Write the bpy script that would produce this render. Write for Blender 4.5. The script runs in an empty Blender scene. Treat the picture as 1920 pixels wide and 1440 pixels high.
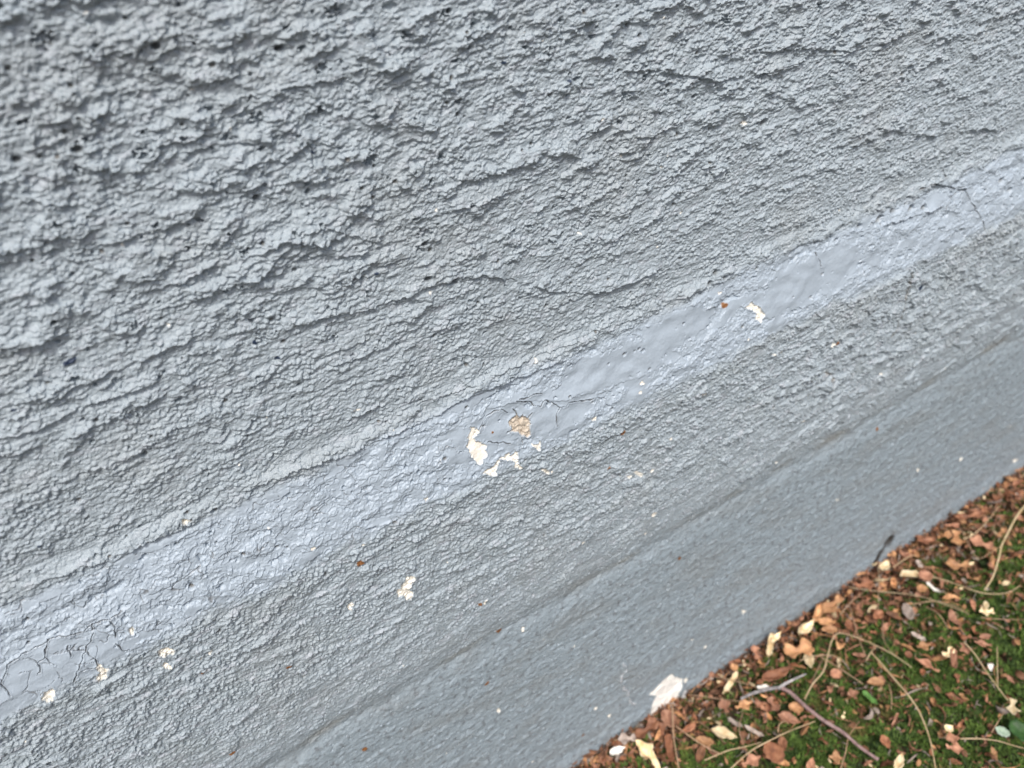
import bpy, bmesh, math, random
import numpy as np
from mathutils import Vector, Matrix

# ------------------------------------------------------------------ camera
SC = bpy.context.scene
COL = SC.collection
rng = random.Random(7)
NP = np.random.RandomState(11)

F_PX = 1440.0                      # focal length in pixels of a 1920 wide frame (27 mm lens)
_h = np.array([3820.0, 1745.0, -1440.0]); _h /= np.linalg.norm(_h)
_c = 0.6
_A = _h[0]**2 + _h[1]**2; _B = 2*_c*_h[2]*_h[1]; _C = (_c*_h[2])**2 - _h[0]**2*(1-_c*_c)
_b = (-_B + math.sqrt(_B*_B - 4*_A*_C))/(2*_A); _a = (-_c*_h[2] - _h[1]*_b)/_h[0]
_u = np.array([_a, _b, _c]); _y = np.cross(_u, _h)
ROT = np.array([_h, _y, _u])       # camera axes -> world axes
DIST = 0.25                        # camera to wall plane
def ray(px, py): return ROT @ np.array([(px-960)/F_PX, -(py-720)/F_PX, -1.0])
_r = ray(1500, 1148); HGT = -_r[2]*DIST/_r[1]

def on_wall(px, py):               # point of the wall face -> (s along the wall, t height)
    r = ray(px, py); k = DIST/r[1]
    return r[0]*k, HGT + r[2]*k
def on_ground(px, py, z=0.0):
    r = ray(px, py); k = (z-HGT)/r[2]
    return Vector((r[0]*k, -DIST + r[1]*k, z))
def depth_ground(px, py): return (0.0-HGT)/ray(px, py)[2]

cam = bpy.data.cameras.new("camera")
cam.sensor_width = 36.0; cam.lens = 36.0*F_PX/1920.0
cam.clip_start = 0.005; cam.clip_end = 500
camo = bpy.data.objects.new("camera", cam); COL.objects.link(camo)
M = Matrix([[ROT[i][j] for j in range(3)] for i in range(3)]).to_4x4()
M.translation = Vector((0, -DIST, HGT))
camo.matrix_world = M
cam.dof.use_dof = True; cam.dof.focus_distance = 0.325; cam.dof.aperture_fstop = 10.0
SC.camera = camo

# ------------------------------------------------------------------ light
SUN_EL, SUN_AZ = math.radians(58), math.radians(-158)   # azimuth of the sun measured from +Y towards +X
w = bpy.data.worlds.new("World"); SC.world = w; w.use_nodes = True
nt = w.node_tree; bg = nt.nodes["Background"]
sky = nt.nodes.new("ShaderNodeTexSky"); sky.sky_type = 'NISHITA'; sky.sun_disc = False
sky.sun_elevation = SUN_EL; sky.sun_rotation = SUN_AZ; sky.air_density = 1.0; sky.dust_density = 5.0; sky.ozone_density = 1.0
nt.links.new(sky.outputs[0], bg.inputs[0]); bg.inputs[1].default_value = 0.112
sl = bpy.data.lights.new("sun", 'SUN'); sl.energy = 2.0; sl.angle = math.radians(10); sl.color = (1.0, 0.965, 0.92)
so = bpy.data.objects.new("sun", sl); COL.objects.link(so)
sd = Vector((math.sin(SUN_AZ)*math.cos(SUN_EL), math.cos(SUN_AZ)*math.cos(SUN_EL), math.sin(SUN_EL)))
so.rotation_euler = sd.to_track_quat('Z', 'Y').to_euler(); so.location = sd*5
SC.view_settings.view_transform = 'Standard'; SC.view_settings.look = 'None'
SC.view_settings.exposure = 0.42; SC.view_settings.gamma = 1.0
SC.cycles.max_bounces = 6

# ------------------------------------------------------------------ helpers
def tag(o, label=None, cat=None, group=None, kind=None):
    if label: o['label'] = label
    if cat: o['category'] = cat
    if group: o['group'] = group
    if kind: o['kind'] = kind
    return o

def mesh_np(name, V, F, mat=None, parent=None, smooth=True, cols=None, alpha=None):
    """V (n,3), F (m,4) or (m,3) -> object"""
    me = bpy.data.meshes.new(name)
    k = F.shape[1]
    me.vertices.add(len(V)); me.vertices.foreach_set("co", np.ascontiguousarray(V, dtype=np.float32).ravel())
    me.loops.add(F.size); me.loops.foreach_set("vertex_index", np.ascontiguousarray(F, dtype=np.int32).ravel())
    me.polygons.add(len(F))
    me.polygons.foreach_set("loop_start", np.arange(0, F.size, k, dtype=np.int32))
    me.polygons.foreach_set("loop_total", np.full(len(F), k, dtype=np.int32))
    if smooth: me.polygons.foreach_set("use_smooth", np.ones(len(F), dtype=bool))
    me.update(calc_edges=True)
    if cols is not None:
        a = me.color_attributes.new("paint", 'FLOAT_COLOR', 'POINT')
        c4 = np.ones((len(V), 4), dtype=np.float32); c4[:, :3] = cols
        if alpha is not None: c4[:, 3] = alpha
        a.data.foreach_set("color", c4.ravel())
    if mat: me.materials.append(mat)
    o = bpy.data.objects.new(name, me); COL.objects.link(o)
    if parent: o.parent = parent
    return o

def empty(name, loc=(0, 0, 0)):
    o = bpy.data.objects.new(name, None); COL.objects.link(o); o.location = loc; o.empty_display_size = 0.02
    return o

def hsh(ix, iy, seed):
    h = (ix.astype(np.int64)*374761393 + iy.astype(np.int64)*668265263 + seed*974634777) & 0xFFFFFFFF
    h = ((h ^ (h >> 13))*1274126177) & 0xFFFFFFFF
    h = (h ^ (h >> 16)) & 0xFFFFFFFF
    return (h.astype(np.float64)/4294967296.0).astype(np.float32)

def vnoise(x, y, seed):
    """gradient noise, about -1..1"""
    x0 = np.floor(x); y0 = np.floor(y); fx = (x-x0).astype(np.float32); fy = (y-y0).astype(np.float32)
    ux = fx*fx*fx*(fx*(fx*6-15)+10); uy = fy*fy*fy*(fy*(fy*6-15)+10)
    def g(dx, dy):
        a = hsh(x0+dx, y0+dy, seed)*6.2831853
        return np.cos(a)*(fx-dx) + np.sin(a)*(fy-dy)
    n0 = g(0, 0); n1 = g(1, 0); n2 = g(0, 1); n3 = g(1, 1)
    a = n0+(n1-n0)*ux; b = n2+(n3-n2)*ux
    return (a+(b-a)*uy)*1.5

def fbm(x, y, seed, o=3):
    r = 0; a = 1.0; tot = 0
    for i in range(o):
        r = r + a*vnoise(x, y, seed+i*17); x = x*2.03+3.1; y = y*2.03+7.7; tot += a; a *= 0.5
    return r/tot

def worley(x, y, seed, jit=0.85):
    """nearest distance, second distance, random value of nearest cell"""
    x0 = np.floor(x); y0 = np.floor(y)
    d1 = np.full(x.shape, 9, dtype=np.float32); d2 = d1.copy(); rv = np.zeros(x.shape, dtype=np.float32)
    for i in (-1, 0, 1):
        for j in (-1, 0, 1):
            cx = x0+i; cy = y0+j
            px = cx+0.5+(hsh(cx, cy, seed)-0.5)*jit; py = cy+0.5+(hsh(cx, cy, seed+5)-0.5)*jit
            d = np.sqrt((px-x)**2+(py-y)**2).astype(np.float32); r = hsh(cx, cy, seed+9)
            c = d < d1
            d2 = np.where(c, d1, np.minimum(d2, d)); rv = np.where(c, r, rv); d1 = np.where(c, d, d1)
    return d1, d2, rv

def sstep(a, b, x):
    t = np.clip((x-a)/(b-a), 0, 1); return t*t*(3-2*t)

# ------------------------------------------------------------------ materials
def new_mat(name):
    m = bpy.data.materials.new(name); m.use_nodes = True
    return m, m.node_tree, m.node_tree.nodes["Principled BSDF"]

def wall_material():
    m, t, p = new_mat("masonry paint")
    L = t.links.new; N = t.nodes.new
    at = N("ShaderNodeVertexColor"); at.layer_name = "paint"
    tc = N("ShaderNodeTexCoord")
    n1 = N("ShaderNodeTexNoise"); n1.inputs["Scale"].default_value = 900; n1.inputs["Detail"].default_value = 3
    L(tc.outputs["Object"], n1.inputs["Vector"])
    mr = N("ShaderNodeMapRange"); mr.inputs[3].default_value = 0.90; mr.inputs[4].default_value = 1.10
    L(n1.outputs["Fac"], mr.inputs[0])
    mx = N("ShaderNodeVectorMath"); mx.operation = 'SCALE'
    L(at.outputs["Color"], mx.inputs[0]); L(mr.outputs[0], mx.inputs["Scale"])
    L(mx.outputs[0], p.inputs["Base Color"])
    n2 = N("ShaderNodeTexNoise"); n2.inputs["Scale"].default_value = 1500; n2.inputs["Detail"].default_value = 4
    L(tc.outputs["Object"], n2.inputs["Vector"])
    b = N("ShaderNodeBump"); b.inputs["Distance"].default_value = 0.00045
    L(at.outputs["Alpha"], b.inputs["Strength"])
    L(n2.outputs["Fac"], b.inputs["Height"]); L(b.outputs[0], p.inputs["Normal"])
    n3 = N("ShaderNodeTexNoise"); n3.inputs["Scale"].default_value = 40
    L(tc.outputs["Object"], n3.inputs["Vector"])
    r3 = N("ShaderNodeMapRange"); r3.inputs[3].default_value = 0.34; r3.inputs[4].default_value = 0.6
    L(n3.outputs["Fac"], r3.inputs[0]); L(r3.outputs[0], p.inputs["Roughness"])
    p.inputs["Specular IOR Level"].default_value = 0.5
    return m

def noise_mat(name, c1, c2, scale, rough=0.7, bump=0.0, c3=None, trans=0.0, bscale=None):
    m, t, p = new_mat(name)
    L = t.links.new; N = t.nodes.new
    tc = N("ShaderNodeTexCoord"); oi = N("ShaderNodeObjectInfo")
    ad = N("ShaderNodeVectorMath"); ad.operation = 'ADD'
    cb = N("ShaderNodeCombineXYZ"); L(oi.outputs["Random"], cb.inputs[0]); L(oi.outputs["Random"], cb.inputs[1])
    L(tc.outputs["Object"], ad.inputs[0]); L(cb.outputs[0], ad.inputs[1])
    n = N("ShaderNodeTexNoise"); n.inputs["Scale"].default_value = scale; n.inputs["Detail"].default_value = 4
    L(ad.outputs[0], n.inputs["Vector"])
    cr = N("ShaderNodeValToRGB"); e = cr.color_ramp.elements
    e[0].position = 0.32; e[0].color = (*c1, 1); e[1].position = 0.68; e[1].color = (*c2, 1)
    if c3: k = e.new(0.5); k.color = (*c3, 1)
    L(n.outputs["Fac"], cr.inputs[0])
    hv = N("ShaderNodeHueSaturation"); L(cr.outputs[0], hv.inputs["Color"])
    r = N("ShaderNodeMapRange"); r.inputs[3].default_value = 0.72; r.inputs[4].default_value = 1.3
    L(oi.outputs["Random"], r.inputs[0]); L(r.outputs[0], hv.inputs["Value"])
    L(hv.outputs[0], p.inputs["Base Color"])
    p.inputs["Roughness"].default_value = rough
    if bump:
        n2 = N("ShaderNodeTexNoise"); n2.inputs["Scale"].default_value = bscale or scale*3
        L(tc.outputs["Object"], n2.inputs["Vector"])
        b = N("ShaderNodeBump"); b.inputs["Strength"].default_value = bump; b.inputs["Distance"].default_value = 0.0004
        L(n2.outputs["Fac"], b.inputs["Height"]); L(b.outputs[0], p.inputs["Normal"])
    return m

def attr_mat(name, rough=0.6):
    m, t, p = new_mat(name)
    at = t.nodes.new("ShaderNodeVertexColor"); at.layer_name = "paint"
    t.links.new(at.outputs["Color"], p.inputs["Base Color"]); p.inputs["Roughness"].default_value = rough
    return m

MW = wall_material()

# ------------------------------------------------------------------ wall relief
def spaced(a, b, f):
    out = [a]
    while out[-1] < b: out.append(out[-1]+f(out[-1]))
    return np.array(out)
Q = 0.92
def ds(s): return Q*(0.00023 + 0.00042*max(0.0, min(1.0, (s+0.02)/0.6)))
def dt(t): return Q*(0.00052 - 0.00029*max(0.0, min(1.0, t/0.5)))
sx = spaced(-0.16, 0.64, ds); tx = spaced(-0.03, 0.545, dt)
# beyond the part seen from here the spacing grows quickly
left = []; x = -0.16; k = 0.0008
while x > -1.6: x -= k; k = min(k*1.06, 0.03); left.append(x)
right = []; x = sx[-1]; k = 0.0010
while x < 2.4: x += k; k = min(k*1.06, 0.03); right.append(x)
top = []; x = tx[-1]; k = 0.0008
while x < 1.25: x += k; k = min(k*1.06, 0.02); top.append(x)
sx = np.concatenate([np.array(left[::-1]), sx, np.array(right)])
tx = np.concatenate([tx, np.array(top)])
NS, NT = len(sx), len(tx)
print("grid", NS, NT, NS*NT)
S, T = np.meshgrid(sx, tx)         # shape (NT, NS)
S = S.astype(np.float32).ravel(); T = T.astype(np.float32).ravel()
mm = np.float32(0.001)

# large warps keep every line from being ruler straight
w1 = vnoise(S/0.11, T/0.06, 1)*0.0035 + vnoise(S/0.035, T/0.02, 2)*0.0018
w2 = vnoise(S/0.012, T/0.006, 3)*0.0013 + vnoise(S/0.005, T/0.003, 4)*0.0007
Tw = T + w1 + w2                    # ragged coordinate for edges
Ts = T + w1*0.8                     # smooth coordinate

# zones
z_up = sstep(0.3405, 0.3475, Tw)                    # rough face above the band
z_band = (1-z_up)*sstep(0.2985, 0.3045, Tw + w2*0.8)
z_low = (1-z_band)*(1-z_up)*sstep(0.160, 0.204, Ts + w2*2.2 + 0.006*vnoise(S/0.02, T/0.008, 5))
z_base = (1-z_up)*(1-z_band)*(1-z_low)
rough_low = z_low*(0.55+0.45*sstep(0.19, 0.25, T))

# macro profile, metres towards the viewer
knots_t = np.array([-0.1, 0.0, 0.008, 0.018, 0.026, 0.10, 0.158, 0.173, 0.184, 0.205, 0.235, 0.27, 0.298, 0.306, 0.338, 0.344, 0.352, 0.37, 0.45, 0.6, 1.3])
knots_h = np.array([5.0, 3.6, 2.9, 1.7, 1.6, 0.0, -1.9, -3.4, -2.6, -1.2, 2.0, 5.2, 7.8, 7.8, 2.6, 1.6, 0.0, 0.2, 0.6, 0.4, 0.0])
H = np.interp(Ts + 0.005*vnoise(S/0.022, T/0.012, 6) + 0.0025*vnoise(S/0.008, T/0.006, 7), knots_t, knots_h).astype(np.float32)

# patches where the render was dragged, where it is even, and where it is lumpy
reg = fbm(S/0.05, T/0.035, 21, 3)
drag = sstep(-0.05, 0.40, reg + 0.22*sstep(0.10, 0.0, S)*sstep(0.355, 0.375, T)*sstep(0.455, 0.43, T))
smoothp = sstep(0.12, 0.45, fbm(S/0.035+5, T/0.016, 24, 3))

def ridge(freq, seed, ws, wt, amp_w, jag):
    """shelves that swell downward and break off in a ragged lower lip"""
    ph = T*freq + amp_w*vnoise(S/ws, T/wt, seed) + jag*vnoise(S/0.0042, T/0.0024, seed+1) + jag*0.6*vnoise(S/0.0019, T/0.0013, seed+2)
    fr = ph-np.floor(ph)            # 0 at the lip, grows upward
    cell = np.floor(ph)
    amp = hsh(cell, np.floor(S*0), seed+3)
    pres = sstep(-0.15, 0.35, vnoise(S/0.030+cell*7.3, cell*3.7+0.5, seed+4)+0.25*(amp-0.5))
    prof = sstep(0.0, 0.10, fr)*(1-fr)**1.3
    return prof*pres

R1 = ridge(95, 31, 0.07, 0.03, 0.8, 0.16)     # ~10 mm shelves
R2 = ridge(210, 41, 0.05, 0.02, 0.9, 0.24)    # ~5 mm
R3 = ridge(430, 51, 0.04, 0.012, 0.9, 0.26)   # ~2.3 mm
up_amp = 0.60+0.55*sstep(0.36, 0.46, T)
H += z_up*up_amp*(R1*1.25*drag + R2*0.60*(0.15+0.85*drag) + R3*0.12)
H += rough_low*(R2*0.6*(0.3+0.7*drag) + R3*0.30 + R1*0.6*drag)
H += z_base*0.10*R1
H += z_low*sstep(0.22, 0.34, S)*1.2*sstep(0.12, 0.20, fbm(S/0.022, T/0.016, 68, 4))

# thrown lumps and torn crusts
lum = fbm(S/0.0145, T/0.0092, 61, 4)
H += (z_up*up_amp*1.0 + rough_low*0.7)*(sstep(0.05, 0.25, lum)*0.7 + sstep(0.25, 0.29, lum)*0.9 - sstep(0.22, 0.40, -lum)*0.9*(0.4+0.8*sstep(0.42, 0.48, T)))
lum2 = fbm(S/0.0065, T/0.0040, 65, 3)
H += (z_up*up_amp + rough_low*0.9)*(lum2*0.28 + sstep(0.16, 0.26, lum2)*0.40)*(1-0.5*smoothp)

# paint covered grains, drawn out along the wall
gw = vnoise(S/0.006, T/0.004, 71)
a1, b1, r1 = worley(S/0.00205+gw*0.5, T/0.00150+gw*0.35, 72)
g1 = np.sqrt(np.maximum(0, 1-(a1*1.75)**2))*(0.25+0.9*r1)
a2, b2, r2 = worley(S/0.00115, T/0.00088, 75)
g2 = np.sqrt(np.maximum(0, 1-(a2*1.7)**2))*(0.15+0.8*r2)
gm = z_up*(1-0.30*smoothp)*(1+0.25*sstep(0.1, 0.35, S)) + rough_low*1.25
gv = sstep(-0.35, 0.35, fbm(S/0.022, T/0.012, 87, 3))
st1 = vnoise(S/0.020+gw*0.15, (T+w2*0.25)/0.00155, 88); st2 = vnoise(S/0.012, (T+w2*0.3)/0.0028, 89)
gs = sstep(-0.2, 0.3, fbm(S/0.04, T/0.02, 90, 2))
GR = gm*(g1*(0.30+0.60*gv) + g2*(0.34-0.10*gv) + st1*0.26*(0.3+0.7*gs) + st2*0.20)   # added after the pits, which cut it away
PM = np.zeros_like(S)
H += z_base*(g2*0.09 + 0.25*fbm(S/0.006, T/0.003, 77, 3) + 0.14*sstep(0.1, 0.5, vnoise(S/0.007, T/0.003, 79)) + 0.13*g1)
H += z_base*0.5*fbm(S/0.035, T/0.012, 78, 3)

# the band: smooth skin with ring shaped blisters, flat islands of filler
flat = sstep(0.02, 0.06, fbm(S/0.030+2.7, T/0.012, 81, 4)-0.22)
def flat_at(px, py, rx, ry, v=1.0):
    global flat
    s, t = on_wall(px, py)
    d = ((S-s)/rx)**2 + ((T-t)/ry)**2 + 0.75*vnoise(S/0.009, T/0.006, 85) + 0.35*vnoise(S/0.003, T/0.0024, 86)
    flat = flat*(sstep(0.9, 1.1, d)) + v*(1-sstep(0.9, 1.1, d))
flat_at(1180, 665, 0.034, 0.011); flat_at(1090, 700, 0.016, 0.010); flat_at(1500, 520, 0.04, 0.013); flat_at(930, 790, 0.026, 0.012)
flat_at(120, 1220, 0.034, 0.014); flat_at(1040, 765, 0.022, 0.009); flat_at(300, 1090, 0.030, 0.014, 0.0)
flat_at(480, 1000, 0.030, 0.014, 0.0); flat_at(40, 1265, 0.020, 0.012); flat_at(1260, 610, 0.022, 0.009)
bw = vnoise(S/0.004, T/0.003, 91)*0.35
a3, b3, r3 = worley(S/0.0040+bw, T/0.0034+bw, 92)
ring = np.exp(-((a3-0.30-0.12*r3)/0.07)**2)*(r3 > 0.25)
torn = fbm(S/0.010, T/0.007, 95, 4)
zb = z_band*(1-flat)
H += zb*(ring*0.30 + g2*0.14 + g1*0.12 + 0.16*lum2 + sstep(0.02, 0.06, torn)*0.42 + sstep(0.24, 0.28, torn)*0.4 - sstep(0.28, 0.40, -torn)*1.0)
H += z_band*flat*(0.35 + 0.22*vnoise(S/0.008, T/0.005, 97) + 0.05*g2 + 0.05*vnoise(S/0.0022, T/0.0016, 96) + ring*0.05)
# hairline crazing of the skin
ca, cb, cr_ = worley(S/0.0105+0.35*vnoise(S/0.006, T/0.005, 151), T/0.0078+0.35*vnoise(S/0.005, T/0.004, 152), 153, 1.0)
CRZ = (1-sstep(0.012, 0.045, cb-ca))*z_band*sstep(-0.05, 0.15, vnoise(S/0.018, T/0.010, 154))*sstep(0.20, 0.0, S)*sstep(0.1, 0.35, vnoise(S/0.006+3, T/0.005, 155)+0.35)
H -= 0.40*CRZ; H += z_band*0.22*(cr_-0.5)*sstep(0.2, 0.0, S)
# crust lips at the upper edge of the band
H += 1.3*np.exp(-((Tw-0.3475)/0.0022)**2)*sstep(-0.3, 0.4, vnoise(S/0.02, T*0, 98)+vnoise(S/0.006, T/0.01, 99)*0.4)
H -= 1.1*np.exp(-((Tw-0.3430)/0.0012)**2)*sstep(-0.2, 0.5, vnoise(S/0.03, T*0, 100))
H -= 1.0*np.exp(-((Ts+w2*1.5+0.003*vnoise(S/0.03, T*0, 102)-0.1745)/0.0060)**2)*(0.5+0.5*sstep(-0.3, 0.3, vnoise(S/0.03, T*0, 101)))

# pits: air bubbles and torn holes
def pits(cx, cy, seed, thr, rad, dep, zone, lo=0.4):
    global H, PM
    p1, p2, rr = worley(S/cx, T/cy, seed, 1.0)
    on = (rr > thr)
    e = (p1 + 0.10*vnoise(S/0.0012, T/0.001, seed+1))/(rad*(lo+(1-lo)*(rr-thr)/(1-thr)))
    m = on*(1-sstep(0.45, 1.0, e)); H -= zone*dep*m; PM = np.maximum(PM, m)
pits(0.012, 0.010, 111, 0.72, 0.12, 2.4, z_up*(0.4+0.6*sstep(0.36, 0.44, T)))
pits(0.006, 0.005, 113, 0.86, 0.14, 1.5, z_up)
pits(0.026, 0.020, 115, 0.70, 0.11, 2.0, z_up*sstep(0.38, 0.44, T))
pits(0.009, 0.008, 117, 0.70, 0.12, 1.6, z_band*(1-0.8*flat))
pits(0.009, 0.007, 119, 0.62, 0.14, 1.6, z_low)
pits(0.012, 0.007, 121, 0.55, 0.10, 0.7, z_base)
pits(0.0052, 0.0040, 123, 0.55, 0.15, 0.55, z_base)
H += GR*(1-PM); del GR
H += z_base*(0.30*fbm(S/0.0042, T/0.0034, 124, 2) + 0.35*sstep(0.15, 0.3, fbm(S/0.009, T/0.006, 126, 3)))

# ------------------------------------------------------------------ colour of the paint itself
gray = np.array([0.338, 0.396, 0.436], dtype=np.float32)
C = np.empty((len(S), 3), dtype=np.float32); C[:] = gray
cn = fbm(S/0.05, T/0.04, 131, 3); cf = fbm(S/0.006, T/0.004, 133, 3)
def mixc(col, f):
    global C
    C += (np.array(col, dtype=np.float32)-C)*np.clip(f, 0, 1)[:, None].astype(np.float32)
mixc((0.384, 0.455, 0.525), z_band*0.9)                       # paler, bluer band: sky light on its upward tilt painted in
mixc((0.270, 0.328, 0.368), z_base*0.9)  # darker base: shade close to the ground put into the colour
mixc((0.300, 0.315, 0.310), 0.20*sstep(0.0, 0.45, cn+0.25*cf)*(z_up+z_low))     # dusty, worn film
mixc((0.29, 0.34, 0.34), 0.16*sstep(0.1, 0.5, fbm(S/0.03+9, T/0.02, 135, 3))*z_low)
mixc((0.26, 0.245, 0.20), 0.5*np.exp(-((Ts+w2-0.178)/0.004)**2)*sstep(-0.2, 0.5, vnoise(S/0.04, T/0.02, 137)))  # shadow of the base crease deepened with a dark tint
mixc((0.42, 0.45, 0.50), 0.5*sstep(0.15, 0.5, fbm(S/0.009, T/0.004, 139, 3))*(z_low+z_up*0.6))
mixc((0.15, 0.165, 0.18), 0.75*z_base*sstep(0.12, 0.42, fbm(S/0.0038, T/0.0028, 141, 3)))       # mottled, worn coat
mixc((0.22, 0.235, 0.235), 0.35*sstep(-0.1, 0.5, fbm(S/0.05, T/0.02, 143, 3))*z_base)
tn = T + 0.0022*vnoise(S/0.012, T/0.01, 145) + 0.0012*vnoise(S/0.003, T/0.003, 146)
mixc((0.060, 0.048, 0.036), 0.85*(1-sstep(0.0005, 0.0040, tn)))                                   # contact shade painted as a dark line along the foot
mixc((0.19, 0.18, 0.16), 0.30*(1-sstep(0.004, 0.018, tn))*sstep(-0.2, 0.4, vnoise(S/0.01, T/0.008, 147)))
mixc((0.16, 0.17, 0.18), 0.8*CRZ)
C *= (1+0.07*cf)[:, None]

GRIT = (0.10 + 0.75*z_up + 0.75*z_low + 0.22*z_band*(1-flat) + 0.35*z_base).astype(np.float32)
GRIT = np.clip(GRIT, 0, 1)
LAB = np.zeros(len(S), dtype=np.int32)     # 0 wall zones, >0 bare patches
CREAM = (0.90, 0.87, 0.78)

def local(poly, pad=0.006):
    xs = [p[0] for p in poly]; ys = [p[1] for p in poly]
    i0, i1 = np.searchsorted(sx, [min(xs)-pad, max(xs)+pad]); j0, j1 = np.searchsorted(tx, [min(ys)-pad, max(ys)+pad])
    return (np.arange(j0, j1)[:, None]*NS + np.arange(i0, i1)[None, :]).ravel()

def sd_poly(x, y, poly, closed=True):
    d = np.full(x.shape, 1e9); ins = np.zeros(x.shape, dtype=bool); n = len(poly)
    for i in range(n if closed else n-1):
        ax, ay = poly[i]; bx, by = poly[(i+1) % n]
        vx, vy = bx-ax, by-ay; L = vx*vx+vy*vy+1e-18
        k = np.clip(((x-ax)*vx+(y-ay)*vy)/L, 0, 1)
        d = np.minimum(d, (x-ax-vx*k)**2+(y-ay-vy*k)**2)
        if closed:
            c = ((ay > y) != (by > y)) & (x < (bx-ax)*(y-ay)/((by-ay) if by != ay else 1e-12)+ax)
            ins ^= c
    d = np.sqrt(d); return np.where(ins, -d, d) if closed else d

bare = []     # labels of the bare patches
def patch(px_poly, label=None, col=CREAM, depth=0.55, tex=0.12, rag=0.0011, lip=0.3, part=True):
    poly = [on_wall(*p) for p in px_poly]
    I = local(poly); x = S[I].astype(np.float64); y = T[I].astype(np.float64)
    x = x + rag*vnoise(x/0.0022, y/0.0022, 201) + rag*0.5*vnoise(x/0.0009, y/0.0009, 202)
    y = y + rag*vnoise(x/0.0022, y/0.0022, 203) + rag*0.5*vnoise(x/0.0009, y/0.0009, 204)
    d = sd_poly(x, y, poly)
    m = 1-sstep(-0.0002, 0.0002, d)
    H[I] += (lip*np.exp(-((d-0.0004)/0.0005)**2)*(d > -0.0001) - m*depth).astype(np.float32)
    H[I] += (m*tex*(vnoise(x/0.0011, y/0.0011, 205)+vnoise(x/0.0032, y/0.0026, 206))).astype(np.float32)
    cc = np.array(col)*(1+0.05*vnoise(x/0.0016, y/0.0016, 207)+0.07*vnoise(x/0.005, y/0.005, 208))[:, None]
    dirty = sstep(0.32, 0.6, vnoise(x/0.0020, y/0.0016, 209))[:, None]
    cc = cc + (np.array((0.30, 0.22, 0.14))-cc)*dirty*(0.5 if tex > 0.4 else 0.12)
    C[I] += ((cc-C[I])*m[:, None]).astype(np.float32)
    if part:
        bare.append(label); LAB[I[d < 0]] = len(bare)

def blobpoly(px, py, rx, ry, ang=0, n=11, seed=0, jit=0.28):
    r = random.Random(seed*7+int(px)); a0 = math.radians(ang); out = []
    for i in range(n):
        a = 6.2832*i/n; k = 1+jit*(r.random()*2-1)
        x = rx*k*math.cos(a); y = ry*k*math.sin(a)
        out.append((px+x*math.cos(a0)-y*math.sin(a0), py+x*math.sin(a0)+y*math.cos(a0)))
    return out

def cz(x, y, ox, oy, k): return (ox+x/k, oy+y/k)
def P(lst, ox, oy, k): return [cz(x, y, ox, oy, k) for x, y in lst]

def crack(px_line, width=0.00045, depth=1.0, lipc=0.0, col=None, taper=True, rag=0.0006):
    line = [on_wall(*p) for p in px_line]
    I = local(line, 0.003); x = S[I].astype(np.float64); y = T[I].astype(np.float64)
    x = x + rag*vnoise(x/0.0025, y/0.0025, 301); y = y + rag*vnoise(x/0.0025, y/0.0025, 302)
    d = sd_poly(x, y, line, False)
    wv = width*(0.42+0.5*vnoise(x/0.004, y/0.004, 303))
    H[I] -= (depth*np.exp(-(d/np.maximum(wv, 1e-5))**2)).astype(np.float32)
    H[I] += (0.22*np.exp(-((d-width*1.8)/width)**2)).astype(np.float32)
    if col is not None:
        m = np.exp(-(d/np.maximum(wv*1.6, 1e-5))**2)[:, None]; C[I] += ((np.array(col)-C[I])*m).astype(np.float32)

def step_line(px_line, up=0.6, fall=0.010, rag=0.0009):
    """a torn edge: the skin stands proud above the line and breaks off below it"""
    line = [on_wall(*p) for p in px_line]
    I = local(line, fall); x = S[I].astype(np.float64); y = T[I].astype(np.float64)
    x2 = x + rag*vnoise(x/0.004, y/0.004, 311); y2 = y + rag*vnoise(x/0.004, y/0.004, 312)+rag*0.5*vnoise(x/0.0012, y/0.0012, 313)
    xs = np.array([p[0] for p in line]); ys = np.array([p[1] for p in line]); o = np.argsort(xs)
    yl = np.interp(x2, xs[o], ys[o]); dy = y2-yl
    ends = sstep(xs.min(), xs.min()+0.006, x)*(1-sstep(xs.max()-0.006, xs.max(), x))
    ends = ends*(0.35+0.65*sstep(-0.35, 0.25, vnoise(x/0.010, y/0.02, 317)))
    H[I] += (ends*up*sstep(-0.0003, 0.0003, dy)*np.exp(-np.maximum(dy, 0)/(fall*0.4))).astype(np.float32)

# pinholes with a dark brown centre
for i in range(420):
    s0, t0 = rng.uniform(-0.12, 0.6), rng.choice([rng.uniform(0.19, 0.52), rng.uniform(0.30, 0.52)]); r = rng.uniform(0.0004, 0.0010)
    I = local([(s0, t0)], 0.003); x = S[I]-s0; y = T[I]-t0; d = np.hypot(x/1.2, y)*(1+0.25*vnoise(S[I]/0.001, T[I]/0.001, 340))
    m = 1-sstep(r*0.5, r*1.3, d); H[I] -= 1.3*m; C[I] += (np.array((0.11, 0.10, 0.085))-C[I])*(0.85*(1-sstep(r*0.5, r*1.0, d)))[:, None]
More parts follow.
